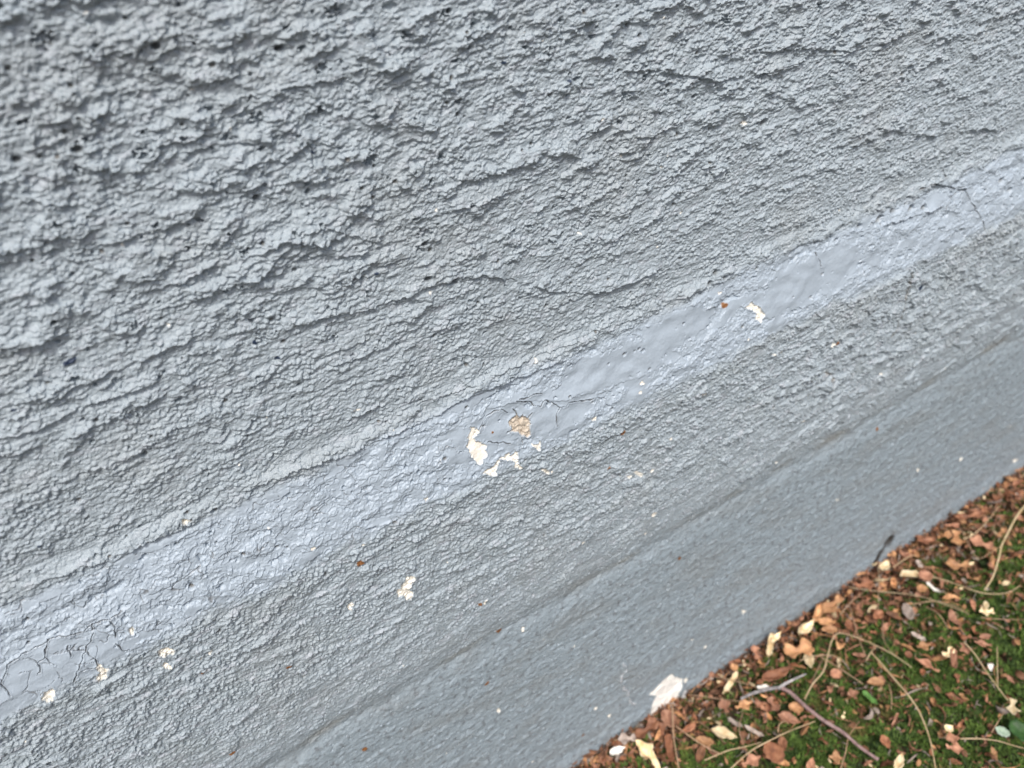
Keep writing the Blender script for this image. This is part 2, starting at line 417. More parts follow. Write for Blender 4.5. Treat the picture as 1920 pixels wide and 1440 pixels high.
# torn shelves that the photograph shows on the rough face
step_line([(560, 600), (700, 575), (800, 535), (900, 515), (960, 525), (1040, 545), (1120, 548), (1200, 520), (1260, 490)], 1.9, 0.014)
step_line([(420, 500), (480, 520), (560, 440), (640, 400), (700, 385)], 1.4, 0.012)
step_line([(740, 420), (830, 400), (900, 375), (980, 350)], 1.2, 0.010)
step_line([(560, 410), (600, 420), (660, 440), (720, 455)], 1.6, 0.010)
step_line([(500, 480), (540, 470), (580, 480), (640, 470)], 1.2, 0.010)
step_line([(440, 185), (520, 165), (620, 150), (700, 120)], 1.8, 0.010)
step_line([(120, 480), (220, 450), (330, 420), (430, 360), (520, 340)], 1.7, 0.012)
step_line([(0, 660), (120, 620), (230, 560), (330, 530), (420, 480)], 1.8, 0.010)
step_line([(0, 760), (100, 740), (220, 690), (340, 640), (420, 600)], 1.8, 0.010)
step_line([(0, 860), (100, 825), (220, 780), (300, 740), (380, 700)], 1.8, 0.010)
step_line([(0, 940), (100, 905), (250, 850), (330, 800), (460, 760)], 1.5, 0.010)
step_line([(620, 790), (720, 760), (830, 740), (920, 700), (1040, 650), (1150, 600)], 1.3, 0.008)
step_line([(560, 690), (640, 680), (720, 650), (800, 600), (870, 590)], 1.1, 0.010)
step_line([(1580, 260), (1640, 240), (1740, 255), (1840, 240), (1870, 250)], 1.9, 0.012)
step_line([(1420, 100), (1500, 90), (1600, 95), (1700, 60)], 1.4, 0.012)
step_line([(1150, 130), (1250, 135), (1330, 150), (1400, 140)], 1.5, 0.012)
step_line([(440, 925), (480, 905), (560, 870), (640, 850), (700, 820), (780, 790), (860, 745), (920, 720), (1000, 690), (1060, 665)], 2.0, 0.006)
step_line([(1060, 655), (1150, 610), (1250, 565), (1320, 535), (1400, 505)], 1.3, 0.005)
step_line([(0, 1108), (70, 1085), (150, 1060), (230, 1030), (330, 985)], 1.5, 0.006)
step_line([(830, 790), (880, 770), (960, 745), (1040, 740), (1130, 715), (1200, 690)], 0.5, 0.006)
step_line([(740, 610), (770, 600), (795, 590)], 1.4, 0.008)
step_line([(1540, 700), (1600, 660), (1700, 650)], 1.4, 0.010)
step_line([(1440, 780), (1480, 770), (1520, 745)], 1.6, 0.008)
step_line([(1385, 890), (1410, 880), (1440, 860)], 1.8, 0.008)

def crust(px, py, rx, ry, h, ang=-18):
    s, t = on_wall(px, py); k = DIST/ray(px, py)[1]/F_PX
    a = (rx*k*1.25, ry*k*1.25); I = local([(s, t)], max(a)*1.8); x = S[I]; y = T[I]
    d = np.sqrt(((x-s)/a[0])**2+((y-t)/a[1])**2) + 0.30*vnoise(x/0.006, y/0.0045, 331) + 0.20*vnoise(x/0.0022, y/0.0018, 332)
    H[I] += (h*(1-sstep(0.88, 1.04, d))*(0.55+0.45*np.clip(-(y-t)/a[1], -1, 1)+0.2*vnoise(x/0.004, y/0.003, 333))).astype(np.float32)
for a in ((600, 420, 55, 30, 1.7), (662, 455, 42, 18, 1.5), (470, 508, 50, 20, 1.6), (440, 490, 22, 20, 1.2), (890, 365, 60, 14, 1.2), (762, 585, 30, 12, 1.3), (1100, 538, 90, 12, 0.9), (580, 585, 50, 16, 1.2),
          (500, 235, 60, 22, 1.6), (200, 60, 60, 35, 1.8), (80, 330, 40, 45, 1.5), (1640, 243, 80, 12, 1.5), (1500, 690, 50, 11, 1.5), (1412, 885, 22, 14, 1.9), (1280, 730, 34, 12, 1.1), (455, 785, 22, 16, 1.4),
          (408, 812, 20, 12, 1.4), (60, 790, 60, 12, 1.5), (240, 720, 60, 10, 1.4), (150, 190, 60, 30, 1.6), (330, 240, 50, 20, 1.4), (390, 130, 40, 20, 1.5), (1060, 40, 50, 16, 1.3), (1180, 420, 60, 14, 1.0),
          (980, 290, 40, 14, 1.0), (1230, 235, 50, 12, 1.1), (1480, 110, 50, 12, 1.2), (1760, 150, 40, 10, 1.2), (720, 110, 50, 16, 1.2), (640, 640, 50, 12, 1.0), (780, 1040, 22, 30, 0.7), (1545, 720, 20, 14, 1.3)):
    crust(*a)

# torn ledge at the far end of the band, and the rough scar below it
step_line([(1600, 440), (1650, 418), (1710, 398), (1760, 380)], 1.8, 0.010)
step_line([(1715, 362), (1745, 342), (1790, 350), (1810, 348)], 1.6, 0.010)
crack([(1686, 505), (1682, 545), (1676, 580), (1670, 610), (1662, 625)], 0.0011, 1.6, col=(0.22, 0.21, 0.19), rag=0.0015)
crack([(1535, 690), (1550, 700), (1556, 735)], 0.0012, 1.4, col=(0.22, 0.21, 0.19), rag=0.0015)

# cracks in the filler, the shade of their depth painted dark
for l in ([(0, 1260), (15, 1225), (45, 1205), (75, 1190), (90, 1180), (150, 1165), (170, 1150), (200, 1140), (230, 1125)],
          [(45, 1205), (55, 1213), (70, 1220), (82, 1210), (88, 1180)], [(70, 1220), (75, 1232), (68, 1238)], [(82, 1210), (100, 1222)],
          [(170, 1150), (172, 1165), (166, 1180), (157, 1195), (150, 1215), (142, 1232), (135, 1250)],
          [(157, 1198), (175, 1205), (178, 1222), (150, 1228)], [(157, 1196), (135, 1195)], [(200, 1142), (212, 1152), (213, 1170)],
          [(125, 1190), (130, 1205)], [(212, 1180), (228, 1192), (238, 1192)], [(228, 1220), (240, 1208), (246, 1204)], [(0, 1250), (8, 1262), (20, 1275)]):
    crack(l, 0.00024, 0.8, col=(0.06, 0.055, 0.05))
q = (820, 720, 6.4)
for l in ([(890, 150), (1040, 155), (1110, 195), (1165, 205), (1215, 140), (1300, 155), (1385, 205), (1470, 185), (1490, 150), (1680, 125), (1830, 85), (1920, 95)],
          [(1385, 205), (1345, 270), (1330, 370), (1345, 410)], [(860, 240), (890, 310)], [(1015, 330), (1060, 270)], [(930, 540), (935, 610)],
          [(440, 480), (530, 350), (640, 280), (720, 250), (790, 300)], [(920, 130), (1030, 110), (1130, 65), (1200, 60)], [(540, 620), (620, 625), (700, 620), (790, 620)]):
    crack(P(l, *q), 0.00032, 0.8, col=(0.06, 0.055, 0.05))
q = (1280, 160, 3)
for l in ([(1310, 580), (1390, 545), (1440, 565), (1510, 570), (1550, 560)], [(1550, 570), (1480, 610), (1435, 680)], [(1555, 570), (1590, 680), (1625, 760), (1625, 880)],
          [(1220, 1030), (1205, 1150), (1190, 1240), (1175, 1290)], [(720, 930), (745, 1000)], [(1455, 460), (1465, 510)]):
    crack(P(l, *q), 0.00038, 0.9, col=(0.10, 0.10, 0.10))
for l in ([(1405, 10), (1402, 40), (1400, 72)], [(1280, 0), (1278, 40)], [(405, 320), (412, 335), (408, 350)], [(570, 265), (582, 275), (582, 308)], [(690, 265), (694, 285)],
          [(735, 1260), (758, 1250)], [(800, 1030), (797, 1080), (785, 1110)], [(1085, 150), (1083, 178)]):
    crack(l, 0.00030, 1.0)
# row of open holes above the band at its far end, inner shade painted as dark colour
for px, py, r in ((1640, 410, 7), (1605, 422, 4), (1573, 424, 4), (1560, 447, 3), (1525, 452, 3), (1670, 392, 6), (1700, 388, 6), (1722, 386, 5), (1865, 335, 5), (1877, 352, 4), (1903, 333, 4), (1876, 365, 3),
                  (795, 455, 7), (290, 85, 9), (525, 90, 9), (850, 525, 9), (270, 850, 6), (480, 370, 8), (145, 280, 10), (100, 600, 6), (1555, 735, 7), (1540, 690, 6), (800, 520, 8), (30, 300, 9),
                  (330, 1012, 5), (345, 970, 4), (1195, 650, 4), (560, 720, 4), (840, 20, 6), (1195, 65, 5), (1250, 160, 6), (1300, 180, 5), (1430, 230, 6), (1340, 510, 5), (1325, 530, 5), (1355, 518, 4)):
    s, t = on_wall(px, py); k = DIST/ray(px, py)[1]; rr = (1.35 if px > 1300 else 0.85)*r*k/F_PX
    I = local([(s, t)], rr*3); x = S[I]; y = T[I]
    d = np.sqrt(((x-s)/1.4)**2+(y-t)**2)*(1+0.3*vnoise(x/0.0022, y/0.0018, 320+int(px) % 9))
    H[I] -= 2.8*(1-sstep(rr*0.35, rr*1.1, d)); C[I] += (np.array((0.10, 0.095, 0.085))-C[I])*(0.65*(1-sstep(rr*0.5, rr*0.85, d)))[:, None]

# bare cream patches where the paint has come off
q = (820, 720, 6.4)
patch(P([(345, 452), (385, 458), (440, 480), (425, 525), (385, 565), (372, 600), (420, 612), (470, 610), (500, 660), (505, 740), (470, 790), (435, 860), (390, 830), (350, 800), (310, 720), (288, 640), (300, 590), (322, 520)], *q),
      "largest bare cream patch, left one of the cluster on the smooth band", depth=0.6)
patch(P([(800, 395), (850, 320), (890, 310), (905, 330), (1010, 318), (1020, 420), (1030, 515), (985, 530), (930, 530), (885, 492), (800, 490)], *q),
      "squarish bare patch of gritty tan plaster at the top of the cluster", col=(0.50, 0.44, 0.36), depth=0.9, tex=0.55)
patch(P([(720, 735), (790, 745), (850, 720), (875, 745), (850, 790), (880, 830), (895, 860), (920, 905), (880, 920), (830, 880), (805, 800), (740, 800), (660, 790), (620, 850), (600, 930), (600, 985), (560, 975), (500, 965), (440, 960), (500, 905), (560, 890), (600, 820), (640, 785), (690, 765)], *q),
      "bare cream patch with a long tail below the flat filler on the band", depth=0.6)
patch(P([(1050, 620), (1100, 610), (1120, 570), (1130, 600), (1115, 690), (1095, 680), (1075, 650)], *q), "small bare cream chip to the right of the tailed patch", rag=0.0004)
patch(P([(1150, 930), (1180, 880), (1215, 910), (1250, 930), (1235, 985), (1200, 960)], *q), "small pitted bare cream chip just under the smooth band's lower edge", rag=0.0005, tex=0.5)
patch(P([(310, 210), (345, 180), (390, 205), (410, 240), (385, 280), (360, 265), (370, 230), (340, 215)], 1280, 500, 3), "hook shaped bare white chip on the far stretch of the smooth band", rag=0.0006)
patch(P([(295, 270), (345, 205), (380, 190), (392, 215), (350, 270), (385, 300), (370, 340), (340, 335), (330, 315), (300, 325), (288, 295)], 640, 1000, 3), "elongated bare cream chip standing alone under the middle of the band", rag=0.0006)
patch(blobpoly(90, 1273, 10, 11, 10, seed=1), "rounded bare cream chip at the lower edge of the band, lowest one")
patch(P([(545, 760), (560, 790), (595, 790), (590, 840), (560, 860), (540, 880), (530, 850), (550, 820), (530, 790)], 0, 960, 3), "narrow flaky bare chip at the foot of the crazed filler", rag=0.0008, tex=0.5)
patch(P([(865, 710), (890, 685), (950, 690), (965, 720), (920, 735), (880, 735)], 0, 960, 3), "flat flaky bare chip beside the crazed filler's end", rag=0.0008, tex=0.5)
patch(blobpoly(308, 1225, 8, 5, 20, seed=3), "little bare chip under the flat flaky chip", rag=0.0006, part=True)
patch(blobpoly(243, 1158, 5, 6, seed=4), "small bare chip on the band above the crazed filler's end", rag=0.0003)
patch(blobpoly(346, 971, 8, 5, -20, seed=5), "small bare chip at the upper edge of the band", rag=0.0004)
q = (1100, 1140, 4.571)
patch(P([(715, 545), (745, 575), (812, 592), (795, 650), (765, 700), (755, 745), (720, 800), (650, 870), (580, 930), (470, 990), (500, 900), (530, 840), (560, 775), (585, 735), (520, 728), (570, 680), (640, 615)], *q),
      "large white bare patch at the foot of the wall by the leaves", col=(0.88, 0.87, 0.82), depth=0.8, tex=0.08, rag=0.0006)
patch(P([(815, 665), (832, 680), (800, 760), (760, 860), (742, 850), (770, 760)], *q), "thin white bare sliver beside the large patch at the wall's foot", col=(0.62, 0.63, 0.64), depth=-0.6, rag=0.0006)
# many specks
specks = [(243, 1158, 3), (650, 1122, 7), (560, 1003, 0), (575, 1005, 5), (668, 1000, 5), (785, 915, 5), (1188, 880, 8), (1215, 875, 5), (1172, 886, 4), (1155, 885, 3), (1227, 965, 6), (1390, 230, 6), (1342, 545, 3),
          (1187, 705, 6), (1182, 722, 4), (1097, 770, 5), (1000, 672, 4), (985, 818, 4), (668, 765, 4), (1548, 638, 5), (1383, 625, 3), (1448, 650, 4), (1357, 680, 3), (1303, 725, 4), (1432, 653, 3),
          (1093, 1017, 4), (1057, 990, 3), (1215, 1003, 3), (388, 1203, 6), (373, 1213, 3), (655, 1193, 3), (707, 1203, 3), (985, 1187, 4), (908, 1130, 5), (935, 1332, 5), (1392, 1145, 5), (1570, 937, 4),
          (1505, 790, 3), (1650, 700, 3), (1078, 1213, 2), (837, 1413, 2), (997, 1425, 3), (1282, 1272, 5), (1115, 1325, 4), (1140, 1338, 4), (1345, 1260, 3), (315, 605, 4), (357, 168, 4), (803, 547, 3), (815, 393, 3),
          (1122, 222, 4), (1083, 435, 3), (1275, 398, 3), (1163, 293, 3), (1238, 313, 3), (1900, 862, 5), (1720, 880, 4), (1735, 1010, 3), (1295, 1198, 3), (1320, 1210, 3), (1800, 860, 3), (1460, 870, 3),
          (1250, 290, 2), (980, 60, 2), (228, 458, 3), (97, 82, 3), (160, 20, 3), (700, 1060, 2), (80, 1300, 2), (45, 1360, 3), (1020, 870, 3), (1245, 812, 3)]
for i, (px, py, r) in enumerate(specks):
    if r: patch(blobpoly(px, py, r*rng.uniform(0.8, 1.2), r*rng.uniform(0.4, 0.7), rng.uniform(-70, 20), n=8, seed=i, jit=0.5), part=False, rag=0.0005, depth=0.3, lip=0.1)
for i in range(40):   # stray pin specks all over
    s0, t0 = rng.uniform(-0.1, 0.6), rng.uniform(0.02, 0.5); r = rng.uniform(0.0002, 0.0005)
    I = local([(s0, t0)], 0.002); d = np.hypot(S[I]-s0, T[I]-t0)
    C[I] += (np.array(CREAM)-C[I])*(1-sstep(r*0.6, r*1.2, d))[:, None]
# zigzag lifted edge in the base strip
zz = P([(310, 470), (335, 520), (285, 580), (285, 620), (310, 680), (345, 700), (345, 760), (375, 800), (405, 805)], *q)
line = [on_wall(*p) for p in zz]; I = local(line, 0.004); x = S[I].astype(float); y = T[I].astype(float)
d = sd_poly(x+0.0008*vnoise(x/0.003, y/0.003, 401), y, line, False)
H[I] += 0.9*np.exp(-(d/0.0008)**2); C[I] += ((np.array((0.55, 0.57, 0.6))-C[I])*(np.exp(-(d/0.0007)**2)*sstep(-0.5, 0.3, vnoise(x/0.003, y/0.003, 403)))[:, None])
# dark gouge near the foot
g0, g1_, = on_wall(1664, 1012), on_wall(1634, 1052)
line = [g0, g1_]; I = local(line, 0.02); x = S[I].astype(float); y = T[I].astype(float)
d = sd_poly(x, y, line, False); dh = np.hypot(x-g0[0], y-g0[1])
H[I] -= 1.2*np.exp(-(d/0.0022)**2) + 2.4*(1-sstep(0.0010, 0.0070, dh)); 
C[I] += (np.array((0.035, 0.033, 0.03))-C[I])*(1-sstep(0.0020, 0.0040, np.minimum(d*1.3, dh*0.48)))[:, None]
# dark blue paint drops and rust spots
def spot(px, py, rx, ry, ang, col, dh=-0.4):
    s, t = on_wall(px, py); k = DIST/ray(px, py)[1]/F_PX; a = math.radians(ang)
    I = local([(s, t)], max(rx, ry)*k*2+0.001); x = S[I]-s; y = T[I]-t
    u = (x*math.cos(a)+y*math.sin(a))/(rx*k); v = (-x*math.sin(a)+y*math.cos(a))/(ry*k)
    d = np.sqrt(u*u+v*v)*(1+0.2*vnoise(S[I]/0.0015, T[I]/0.0015, 411)); m = 1-sstep(0.8, 1.15, d)
    H[I] += dh*m; C[I] += (np.array(col)-C[I])*m[:, None]
BL = (0.018, 0.035, 0.075)
for a in ((130, 675, 14, 5.5, 10), (518, 669, 6, 3.5, 5), (703, 510, 4.5, 3, 0), (648, 336, 4, 3, 0), (73, 1018, 4, 3, 0), (583, 283, 3, 5, 20), (476, 640, 4, 5, 0), (478, 642, 3, 3, 0),
          (1708, 532, 6, 5, 40), (942, 117, 5, 3, 0), (66, 700, 4, 2.5, 0), (25, 765, 5, 3, 0), (1062, 150, 4, 3, 0)):
    spot(*a, BL, 0.15)
for a in ((1350, 568, 7, 5, 0), (1555, 636, 5, 4, 0), (1152, 798, 6, 6, 0), (664, 1035, 7, 9, 0), (377, 1242, 6, 3, 0), (538, 1240, 7, 4, 0), (941, 1190, 6, 6, 0), (437, 1415, 6, 4, 0), (915, 1285, 6, 3, 20),
          (685, 1408, 5, 6, 0), (1130, 867, 4, 3, 0), (1277, 1050, 4, 4, 0), (1090, 1375, 4, 3, 0), (913, 799, 2.5, 2.5, 0), (900, 1133, 4, 4, 0), (1650, 808, 4, 4, 0)):
    spot(*a, (0.22, 0.095, 0.03), 0.1)

# ------------------------------------------------------------------ the wall: one root, one mesh per zone and per bare patch
V = np.stack([S, -H*mm, T], axis=1)
ii = np.arange(NT-1)[:, None]*NS + np.arange(NS-1)[None, :]
ii = ii.ravel()
FQ = np.stack([ii, ii+1, ii+NS+1, ii+NS], axis=1)
zone = np.select([z_up > 0.5, z_band > 0.5, z_low > 0.5], [0, 1, 2], 3)
flab = np.where(LAB[ii] > 0, 10+LAB[ii], zone[ii])
wall = tag(empty("concrete_wall"), "rough concrete wall in chipped grey blue paint rising from leaf litter", "wall")
def subset(name, sel, label=None):
    f = FQ[sel]
    if len(f) == 0: return None
    used = np.unique(f); remap = np.zeros(len(S), dtype=np.int32); remap[used] = np.arange(len(used))
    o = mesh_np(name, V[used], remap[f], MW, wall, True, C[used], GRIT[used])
    # normals of the whole relief, so that the zones shade as one surface
    o.data.normals_split_custom_set_from_vertices(NRM[used]) if NRM is not None else None
    if label: o['label'] = label
    return o
# analytic normals of the relief
Y2 = (-H*mm).reshape(NT, NS).astype(np.float64)
dys = np.gradient(Y2, sx, axis=1); dyt = np.gradient(Y2, tx, axis=0)
NRM = np.stack([dys.ravel(), -np.ones(NS*NT), dyt.ravel()], axis=1); NRM /= np.linalg.norm(NRM, axis=1)[:, None]
NRM = NRM.astype(np.float32)
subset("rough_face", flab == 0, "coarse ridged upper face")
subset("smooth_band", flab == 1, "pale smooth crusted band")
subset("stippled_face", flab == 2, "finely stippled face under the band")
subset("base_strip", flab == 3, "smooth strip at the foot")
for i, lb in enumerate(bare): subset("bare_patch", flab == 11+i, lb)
del FQ, V, Y2, dys, dyt
# body of the wall behind the face
bm = bmesh.new()
x0, x1, zt = float(sx[0]), float(sx[-1]), float(tx[-1])
for (a, b, c, d, e, f) in ((x0, x1, 0.012, 0.20, -0.03, zt-0.004),):
    vs = [bm.verts.new((X, Yy, Z)) for X in (a, b) for Yy in (c, d) for Z in (e, f)]
    for q4 in ((0, 1, 3, 2), (4, 6, 7, 5), (0, 4, 5, 1), (2, 3, 7, 6), (1, 5, 7, 3), (0, 2, 6, 4)): bm.faces.new([vs[i] for i in q4])
me = bpy.data.meshes.new("wall_body"); bm.to_mesh(me); bm.free()
me.materials.append(noise_mat("painted render", (0.30, 0.33, 0.36), (0.38, 0.41, 0.45), 60, 0.6, 0.6))
o = bpy.data.objects.new("wall_body", me); COL.objects.link(o); o.parent = wall

# ------------------------------------------------------------------ ground sheet
gx = np.concatenate([-np.geomspace(60, 0.22, 60), np.linspace(-0.2, 1.0, 420), 1.0+np.geomspace(0.01, 60, 60)])
gy = np.concatenate([-np.geomspace(60, 0.52, 60), np.linspace(-0.5, 0.02, 200), np.geomspace(0.03, 60, 60)])
GX, GY = np.meshgrid(gx, gy); fx_, fy_ = GX.ravel(), GY.ravel()
def soil_z(x, y): return -0.0085 + 0.0022*vnoise(x/0.03, y/0.03, 501) + 0.0010*vnoise(x/0.008, y/0.008, 502)
GZ = np.where((np.abs(fx_) < 3) & (np.abs(fy_) < 3), soil_z(fx_, fy_), -0.0085)
gi = (np.arange(len(gy)-1)[:, None]*len(gx) + np.arange(len(gx)-1)[None, :]).ravel()
GF = np.stack([gi, gi+1, gi+len(gx)+1, gi+len(gx)], axis=1)
soil = noise_mat("soil", (0.022, 0.014, 0.008), (0.075, 0.045, 0.025), 160, 0.9, 0.8, c3=(0.045, 0.028, 0.015))
g = mesh_np("ground", np.stack([fx_, fy_, GZ], axis=1), GF, soil); tag(g, "dark brown soil under the moss and leaves", None, None, "structure")

# projection of a point into the photograph, to know what is in view
def proj(v):
    d = ROT.T @ (np.array(v) - np.array((0, -DIST, HGT)))
    return 960+F_PX*d[0]/-d[2], 720-F_PX*d[1]/-d[2]

# ------------------------------------------------------------------ moss
def moss_field(n, x0, x1, y0, y1, seed, size):
    r = np.random.RandomState(seed)
    cx = r.uniform(x0, x1, n); cy = r.uniform(y0, y1, n)
    dens = 0.55+0.9*fbm(cx/0.035, cy/0.035, 601, 3) + 0.5*sstep(0.0, 0.09, -cy) - 0.32
    keep = r.rand(n) < np.clip(dens, 0.06, 1); cx = cx[keep]; cy = cy[keep]; n = len(cx)
    up = fbm(cx/0.014, cy/0.014, 603, 2)
    h0 = soil_z(cx, cy)+0.002+0.0045*sstep(-0.4, 0.6, up)
    k = 7
    tone = 0.45+0.75*fbm(cx/0.010, cy/0.010, 605, 2)+r.uniform(-0.4, 0.5, n)
    base = np.array((0.024, 0.052, 0.010)); lite = np.array((0.115, 0.195, 0.032)); yel = np.array((0.17, 0.125, 0.040))
    col = base+(lite-base)*np.clip(tone, 0, 1)[:, None]
    brown = (sstep(0.18, 0.5, fbm(cx/0.025, cy/0.025, 607, 2))*r.rand(n))[:, None]
    col = col+(yel-col)*np.clip(brown, 0, 1)
    Vs = []; Cs = []
    for j in range(k):
        a = 6.2832*(j+r.rand(n))/k; el = r.uniform(0.45, 1.45, n); L = size*r.uniform(0.6, 1.5, n); W = L*r.uniform(0.14, 0.26, n)
        dx, dy, dz = np.cos(a)*np.cos(el), np.sin(a)*np.cos(el), np.sin(el)
        px, py = -np.sin(a), np.cos(a); b = np.stack([cx, cy, h0+r.uniform(-0.001, 0.001, n)], 1); D = np.stack([dx, dy, dz], 1); Pp = np.stack([px, py, np.zeros(n)], 1)
        mid = b+D*(L*0.45)[:, None]; tip = b+D*L[:, None]; tip[:, 2] -= L*0.22*np.cos(el); tip[:, :2] += D[:, :2]*(L*0.1)[:, None]
        Vs += [b, mid-Pp*W[:, None]/2, tip, mid+Pp*W[:, None]/2]
        c = col*r.uniform(0.8, 1.25, n)[:, None]; Cs += [c]*4
    V = np.stack(Vs, 1).reshape(-1, 3); Cc = np.stack(Cs, 1).reshape(-1, 3)
    return V, Cc
parts = [moss_field(52000, 0.06, 0.68, -0.22, 0.004, 1, 0.0042), moss_field(26000, -0.25, 1.0, -0.48, -0.22, 2, 0.0050), moss_field(6000, -0.25, 0.06, -0.22, 0.004, 3, 0.0055), moss_field(7000, 0.68, 1.0, -0.22, 0.004, 4, 0.0055)]
MV = np.concatenate([p[0] for p in parts]); MC = np.concatenate([p[1] for p in parts])
mo = mesh_np("moss", MV, np.arange(len(MV)).reshape(-1, 4), attr_mat("moss", 0.75), None, False, MC)
tag(mo, "low dark green moss carpet covering the soil", "moss", None, "stuff")
print("moss quads", len(MV)//4)

# ------------------------------------------------------------------ leaves
TONES = {
 'rust':  ((0.15, 0.060, 0.030), (0.38, 0.180, 0.095), (0.27, 0.112, 0.055)),
 'tan':   ((0.30, 0.15, 0.068), (0.58, 0.34, 0.17), (0.45, 0.235, 0.11)),
 'pink':  ((0.24, 0.115, 0.070), (0.50, 0.275, 0.175), (0.37, 0.18, 0.108)),
 'brown': ((0.085, 0.040, 0.020), (0.24, 0.115, 0.060), (0.16, 0.075, 0.038)),
 'cream': ((0.52, 0.38, 0.20), (0.82, 0.72, 0.50), (0.72, 0.58, 0.36)),
 'grey':  ((0.24, 0.19, 0.16), (0.46, 0.39, 0.34), (0.34, 0.28, 0.24)),
 'green': ((0.050, 0.13, 0.025), (0.11, 0.24, 0.055), (0.08, 0.18, 0.04)),
 'dark green': ((0.018, 0.055, 0.012), (0.045, 0.11, 0.025), (0.03, 0.08, 0.018)),
 'pale green': ((0.34, 0.46, 0.32), (0.52, 0.62, 0.50), (0.42, 0.55, 0.42)),
 'white': ((0.60, 0.57, 0.52), (0.80, 0.77, 0.72), (0.72, 0.69, 0.63)),
}
MAT = {k: noise_mat(k+" leaf", v[0], v[1], 3.2, 0.55 if 'green' in k else 0.62, 0.5, c3=v[2], bscale=14) for k, v in TONES.items()}
WORDS = {'rust': 'rust brown', 'tan': 'pale tan', 'pink': 'pinkish brown', 'brown': 'dark brown', 'cream': 'cream', 'grey': 'grey brown'}

def leaf_arrays(shape, seed, wr=0.4, curl=0.5, fold=0.3, twist=0.2, nu=11, nv=6):
    """unit length along X, a thin closed shell; shape: oval, pointed, strip, lobed, torn"""
    r = random.Random(seed); th = 0.008
    top = []
    c1 = curl*(0.6+0.8*r.random()); ph = r.uniform(0, 6.28)
    for i in range(nu):
        u = i/(nu-1)
        if shape == 'oval': w = math.sin(math.pi*min(1, max(0, u*0.96+0.02)))**0.62
        elif shape == 'pointed': w = (math.sin(math.pi*u**0.75)+0.02)**1.05
        elif shape == 'strip': w = 0.8*(min(1, u*6+0.25))*(min(1, (1-u)*4+0.15))
        elif shape == 'lobed': w = (0.55*math.sin(math.pi*u)**0.5 + 0.55*math.exp(-((u-0.68)/0.17)**2))
        else: w = math.sin(math.pi*(u*0.9+0.05))**0.5*(0.72+0.4*math.sin(u*9+ph))
        w = max(w, 0.03)*wr
        for j in range(nv):
            v = j/(nv-1)*2-1
            edge = 1+0.10*math.sin(u*23+ph+v*3)*abs(v) + (0.22*(r.random()-0.5) if shape == 'torn' and abs(v) > 0.9 else 0)
            y = v*w*0.5*edge
            a = c1*(u-0.5)*2.2                          # bend along the length
            x = math.sin(a)/max(abs(c1*2.2), 1e-3)*1.0 if abs(c1) > 0.02 else u-0.5
            z = (1-math.cos(a))/max(abs(c1*2.2), 1e-3)*(1 if c1 > 0 else -1) if abs(c1) > 0.02 else 0
            # cupping across
            z += fold*(abs(v)**1.5)*w*0.75 + 0.026*math.sin(u*11+v*4+ph) + 0.014*math.sin(u*27-v*9+ph) - 0.028*math.exp(-(v/0.18)**2)
            tw = twist*(u-0.5)*2
            y, z = y*math.cos(tw)-z*math.sin(tw)*0.6, z*math.cos(tw)+y*math.sin(tw)
            top.append((x, y, z))
    V = np.array(top); B = V.copy(); B[:, 2] -= th
    n = len(V); F = []
    for i in range(nu-1):
        for j in range(nv-1):
            a = i*nv+j; F.append((a, a+nv, a+nv+1, a+1)); F.append((n+a, n+a+1, n+a+nv+1, n+a+nv))
    for i in range(nu-1):
        a = i*nv; F.append((a, n+a, n+a+nv, a+nv)); a = i*nv+nv-1; F.append((a, a+nv, n+a+nv, n+a))
    for j in range(nv-1):
        a = j; F.append((a, a+1, n+a+1, n+a)); a = (nu-1)*nv+j; F.append((a, n+a, n+a+1, a+1))
    V = np.concatenate([V, B]); V[:, 2] -= np.median(V[:, 2])
    return V, np.array(F)

def put(o, c, ang, size, tilt=(0, 0)):
    R = Matrix.Rotation(ang, 4, 'Z') @ Matrix.Rotation(tilt[0], 4, 'X') @ Matrix.Rotation(tilt[1], 4, 'Y')
    o.matrix_world = Matrix.Translation(c) @ R @ Matrix.Diagonal((size, size, size, 1))

HERO = []       # (object, px, py) landmarks and others already placed
def hero(x0, y0, x1, y1, wpx, tone, shape, label, curl=0.4, fold=0.3, twist=0.15, z=0.004, tilt=(0, 0), cat="leaf", name="dead_leaf"):
    """a leaf lying between two points of the ground"""
    a = on_ground(x0, y0, z); b = on_ground(x1, y1, z); d = b-a; L = d.length
    k = depth_ground((x0+x1)/2, (y0+y1)/2)/F_PX
    V, F = leaf_arrays(shape, int(x0*3+y0), wr=max(0.1, wpx*k*1.15/L), curl=curl, fold=fold, twist=twist, nu=15, nv=8)
    o = mesh_np(name, V, F, MAT[tone]); tag(o, label, cat)
    put(o, (a+b)/2, math.atan2(d.y, d.x), L*1.04, tilt)
    HERO.append((o, (x0+x1)/2, (y0+y1)/2, max(wpx, math.hypot(x1-x0, y1-y0)))); return o
def h3(x0, y0, x1, y1, w, *a, **k): return hero(1100+x0/4.571, 1140+y0/4.571, 1100+x1/4.571, 1140+y1/4.571, w/4.571, *a, **k)
def h1(x0, y0, x1, y1, w, *a, **k): return hero(1500+x0/4.571, 1140+y0/4.571, 1500+x1/4.571, 1140+y1/4.571, w/4.571, *a, **k)
def h2(x0, y0, x1, y1, w, *a, **k): return hero(1500+x0/4.571, 860+y0/4.571, 1500+x1/4.571, 860+y1/4.571, w/4.571, *a, **k)
h3(1700, 390, 1930, 330, 150, 'tan', 'torn', "broad pale tan leaf beside the wall, lightest broad one", curl=0.3, z=0.010)
h3(1890, 380, 1925, 520, 70, 'cream', 'pointed', "small cream wedge touching the broad pale tan leaf", z=0.008)
